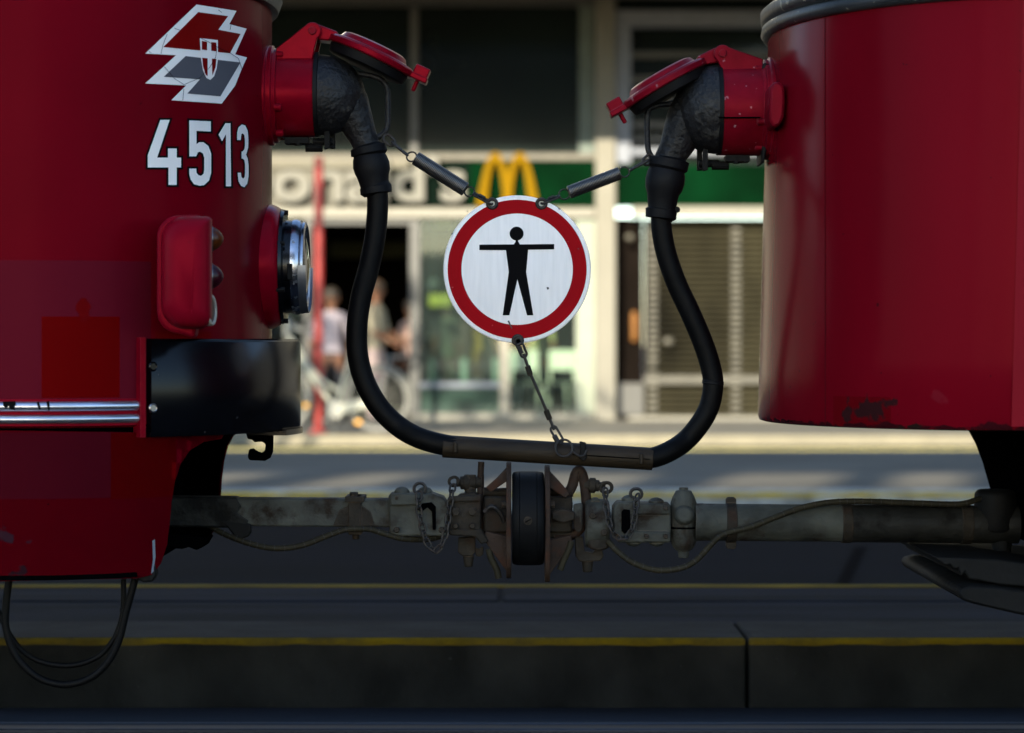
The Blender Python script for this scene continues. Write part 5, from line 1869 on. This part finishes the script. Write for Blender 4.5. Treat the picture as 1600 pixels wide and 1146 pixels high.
for px in (436, 590):
    c = Q(px, 624)
    wh = MB()
    wh.tube([c + Vector((0.325 * math.cos(2 * PI * k / 48), 0, 0.325 * math.sin(2 * PI * k / 48))) for k in range(48)], 0.019, 10, closed=True)
    wo_ = wh.build('wheel', m_brk, bk)
    ri = MB()
    ri.tube([c + Vector((0.302 * math.cos(2 * PI * k / 48), 0, 0.302 * math.sin(2 * PI * k / 48))) for k in range(48)], 0.011, 8, closed=True)
    ri.cyl(c + Vector((0, -0.05, 0)), c + Vector((0, 0.05, 0)), 0.022, 12)
    for k in range(28):
        t = 2 * PI * k / 28
        ri.tube([c + Vector((0.02 * math.cos(t + 0.9), 0.03 * (-1) ** k, 0.02 * math.sin(t + 0.9))), c + Vector((0.30 * math.cos(t), 0, 0.30 * math.sin(t)))], 0.0022, 5)
    ri.build('rim', m_alloy, wo_)
    mg = MB()
    rows = []
    for k in range(25):
        t = R(-20 + 200 * k / 24) if px > 500 else R(10 + 150 * k / 24)
        rows.append([mg.bm.verts.new(c + Vector((r_ * math.cos(t), yy, r_ * math.sin(t)))) for r_, yy in ((0.352, -0.03), (0.366, 0.0), (0.352, 0.03), (0.348, 0.028), (0.361, 0.0), (0.348, -0.028))])
    for a, b in zip(rows, rows[1:]):
        for k in range(6):
            mg.bm.faces.new((a[k], a[(k + 1) % 6], b[(k + 1) % 6], b[k]))
    mg.build('mudguard', m_silver, bk)
MB().tube([Q(546, 562), Q(553, 538)], 0.014, 10).build('seat_post', m_alloy, bk)
sd_ = MB()
sd_.prism([Q(536, 536), Q(546, 531), Q(572, 527), Q(577, 532), Q(572, 540), Q(556, 541)], (0, 0.14, 0))
sd_.build('saddle', mat('saddle_black', (0.02, 0.018, 0.016), 0.6), bk, bevel=0.02)
hb_ = MB()
hb_.tube([Q(446, 510), Q(444, 490)], 0.013, 10)
hb_.tube(smooth_path([Q(486, 518, -0.30), Q(462, 512, -0.26), Q(446, 496, -0.12), Q(444, 490, 0), Q(446, 496, 0.12), Q(462, 512, 0.26), Q(486, 518, 0.30)], 48), 0.013, 10)
hbo = hb_.build('handlebar', m_alloy, bk)
for sy in (-1, 1):
    MB().tube([Q(487, 518, sy * 0.30), Q(470, 514, sy * 0.275)], 0.018, 10).build('grip', m_brk, hbo)
MB().lathe([(0, 0.035), (0.03, 0.05), (0.05, 0.052), (0.052, 0.002)], Q(452, 522), (-1, 0, 0), 16).build('front_lamp', m_alloy, bk)
bs = MB()
ck2 = MB()
ck2.lathe([(-0.004, 0.09), (0.004, 0.09)], Q(525, 640, -0.06), (0, 1, 0), 24)
ck2.tube([Q(525, 640, -0.09), Q(512, 655, -0.09)], 0.011, 8)
ck2.tube([Q(525, 640, 0.09), Q(538, 625, 0.09)], 0.011, 8)
cko = ck2.build('crankset', m_alloy, bk)
MB().box(Q(511, 656, -0.13), (0.09, 0.07, 0.022)).build('pedal', m_brk, cko)
MB().box(Q(539, 624, 0.13), (0.09, 0.07, 0.022)).build('pedal', m_brk, cko)
MB().pxprism([(530, 632), (585, 618), (594, 622), (592, 632), (532, 648)], YC - 0.075, 0.02).build('chain_case', m_silver, bk, bevel=0.008)
MB().tube([Q(528, 645, 0.03), Q(520, 679, 0.13)], 0.010, 8).build('kickstand', m_alloy, bk)
rk = MB()
for sy in (-1, 1):
    rk.tube([Q(552, 558, sy * 0.06), Q(632, 558, sy * 0.06)], 0.008, 8)
    rk.tube([Q(612, 558, sy * 0.06), Q(591, 622, sy * 0.07)], 0.006, 8)
for px in (570, 590, 610, 631):
    rk.tube([Q(px, 558, -0.06), Q(px, 558, 0.06)], 0.006, 8)
rk.build('carrier_rack', m_alloy, bk)
for px, py in ((478, 634), (560, 660)):
    MB().box(Q(px, py, -0.03), (0.06, 0.02, 0.04)).build('spoke_reflector', mat('amber_reflector', (0.75, 0.36, 0.02), 0.3), bk, bevel=0.006)

# ================================================================== SUN BLOCKER BEHIND THE CAMERA (unseen, made up to shade the tracks)
YK = -14.0
bb = thing('sunblocker', 'added unseen viaduct on slim piers behind the near side of the street, shading the tracks', 'sunblocker', (0, YK, 0))
m_rend = mat('blocker_paint', (0.10, 0.10, 0.11), 0.7, var=0.1, scale=0.6)
wl = MB().span(-16, 7, YK - 0.5, YK, 6.3, 10.75).build('blocker_slab', m_rend, bb, smooth=False)
for x in (-14, -6.5, 1.0, 6.0):
    MB().span(x - 0.25, x + 0.25, YK - 0.5, YK - 0.05, -1, 6.3).build('blocker_leg', m_rend, bb, bevel=0.03)
pp = MB()
random.seed(11)
x = -16.0
while x < 7:
    w_ = random.uniform(0.30, 0.60)
    pp.span(x, min(x + w_, 7), YK - 0.35, YK - 0.2, 10.75, 11.5)
    x += w_ + random.uniform(0.45, 0.9)
pp.build('blocker_posts', m_rend, bb, smooth=False)  # added posts, gapped to let sun stripes onto the far platform
MB().span(-16, 7, YK - 0.36, YK - 0.19, 11.5, 12.75).build('blocker_panel', m_rend, bb, smooth=False)

# ------------------------------------------------------------------ added trees, crowns above the picture put there to dapple the shop front
m_bark = mat('shade_tree_bark', (0.06, 0.05, 0.04), 0.9, var=0.3, scale=6, bump=0.5, bscale=20)
m_leaf = mat('shade_tree_leaf_green', (0.05, 0.085, 0.02), 0.6, var=0.35, scale=3)


def shade_tree(x, y, z0, h, label, sd):
    rnd = random.Random(sd)
    t = thing('shade_tree', label, 'tree', (x, y, z0), group='added shade trees above the far tracks')
    b = Vector((x, y, z0))
    tk = MB()
    top = b + Vector((0.1, 0.1, h * 0.62))
    tk.tube(smooth_path([b - Vector((0, 0, 0.1)), b + Vector((0.05, 0, h * 0.3)), top], 12), [0.17 - 0.09 * i / 12 for i in range(13)], 10)
    tips = []
    for k in range(11):
        a = 2 * PI * k / 11 + rnd.uniform(-0.3, 0.3)
        st = b + Vector((0.05, 0, h * rnd.uniform(0.42, 0.62)))
        e = st + Vector((math.cos(a) * rnd.uniform(1.4, 2.7), math.sin(a) * rnd.uniform(1.4, 2.7), rnd.uniform(0.8, 3.6)))
        md = st.lerp(e, 0.5) + Vector((0, 0, 0.25))
        tk.tube([st, md, e], [0.06, 0.04, 0.015], 7)
        tips += [e, md.lerp(e, 0.5), e + Vector((rnd.uniform(-0.8, 0.8), rnd.uniform(-0.8, 0.8), rnd.uniform(0.1, 0.9)))]
    tk.build('shade_tree_trunk', m_bark, t)
    cr = MB()
    for c in tips:
        for q in range(4):
            cc = c + Vector((rnd.gauss(0, 0.45), rnd.gauss(0, 0.45), rnd.gauss(0, 0.32)))
            for l in range(16):
                p = cc + Vector((rnd.gauss(0, 0.20), rnd.gauss(0, 0.20), rnd.gauss(0, 0.16)))
                u = Vector((rnd.gauss(0, 1), rnd.gauss(0, 1), rnd.gauss(0, 0.5))).normalized() * rnd.uniform(0.07, 0.13)
                v_ = u.cross(Vector((rnd.gauss(0, 1), rnd.gauss(0, 1), rnd.gauss(0, 1)))).normalized() * rnd.uniform(0.05, 0.09)
                cr.bm.faces.new([cr.bm.verts.new(p - u), cr.bm.verts.new(p + v_), cr.bm.verts.new(p + u), cr.bm.verts.new(p - v_)])
    cr.build('crown', m_leaf, t, smooth=False)


shade_tree(-6.2, 10.2, -0.06, 9.6, 'added shade tree hidden behind the numbered tram car, its crown above the picture', 3)
shade_tree(5.2, 12.4, -0.1, 9.0, 'added shade tree hidden behind the unnumbered tram car, its crown above the picture', 8)
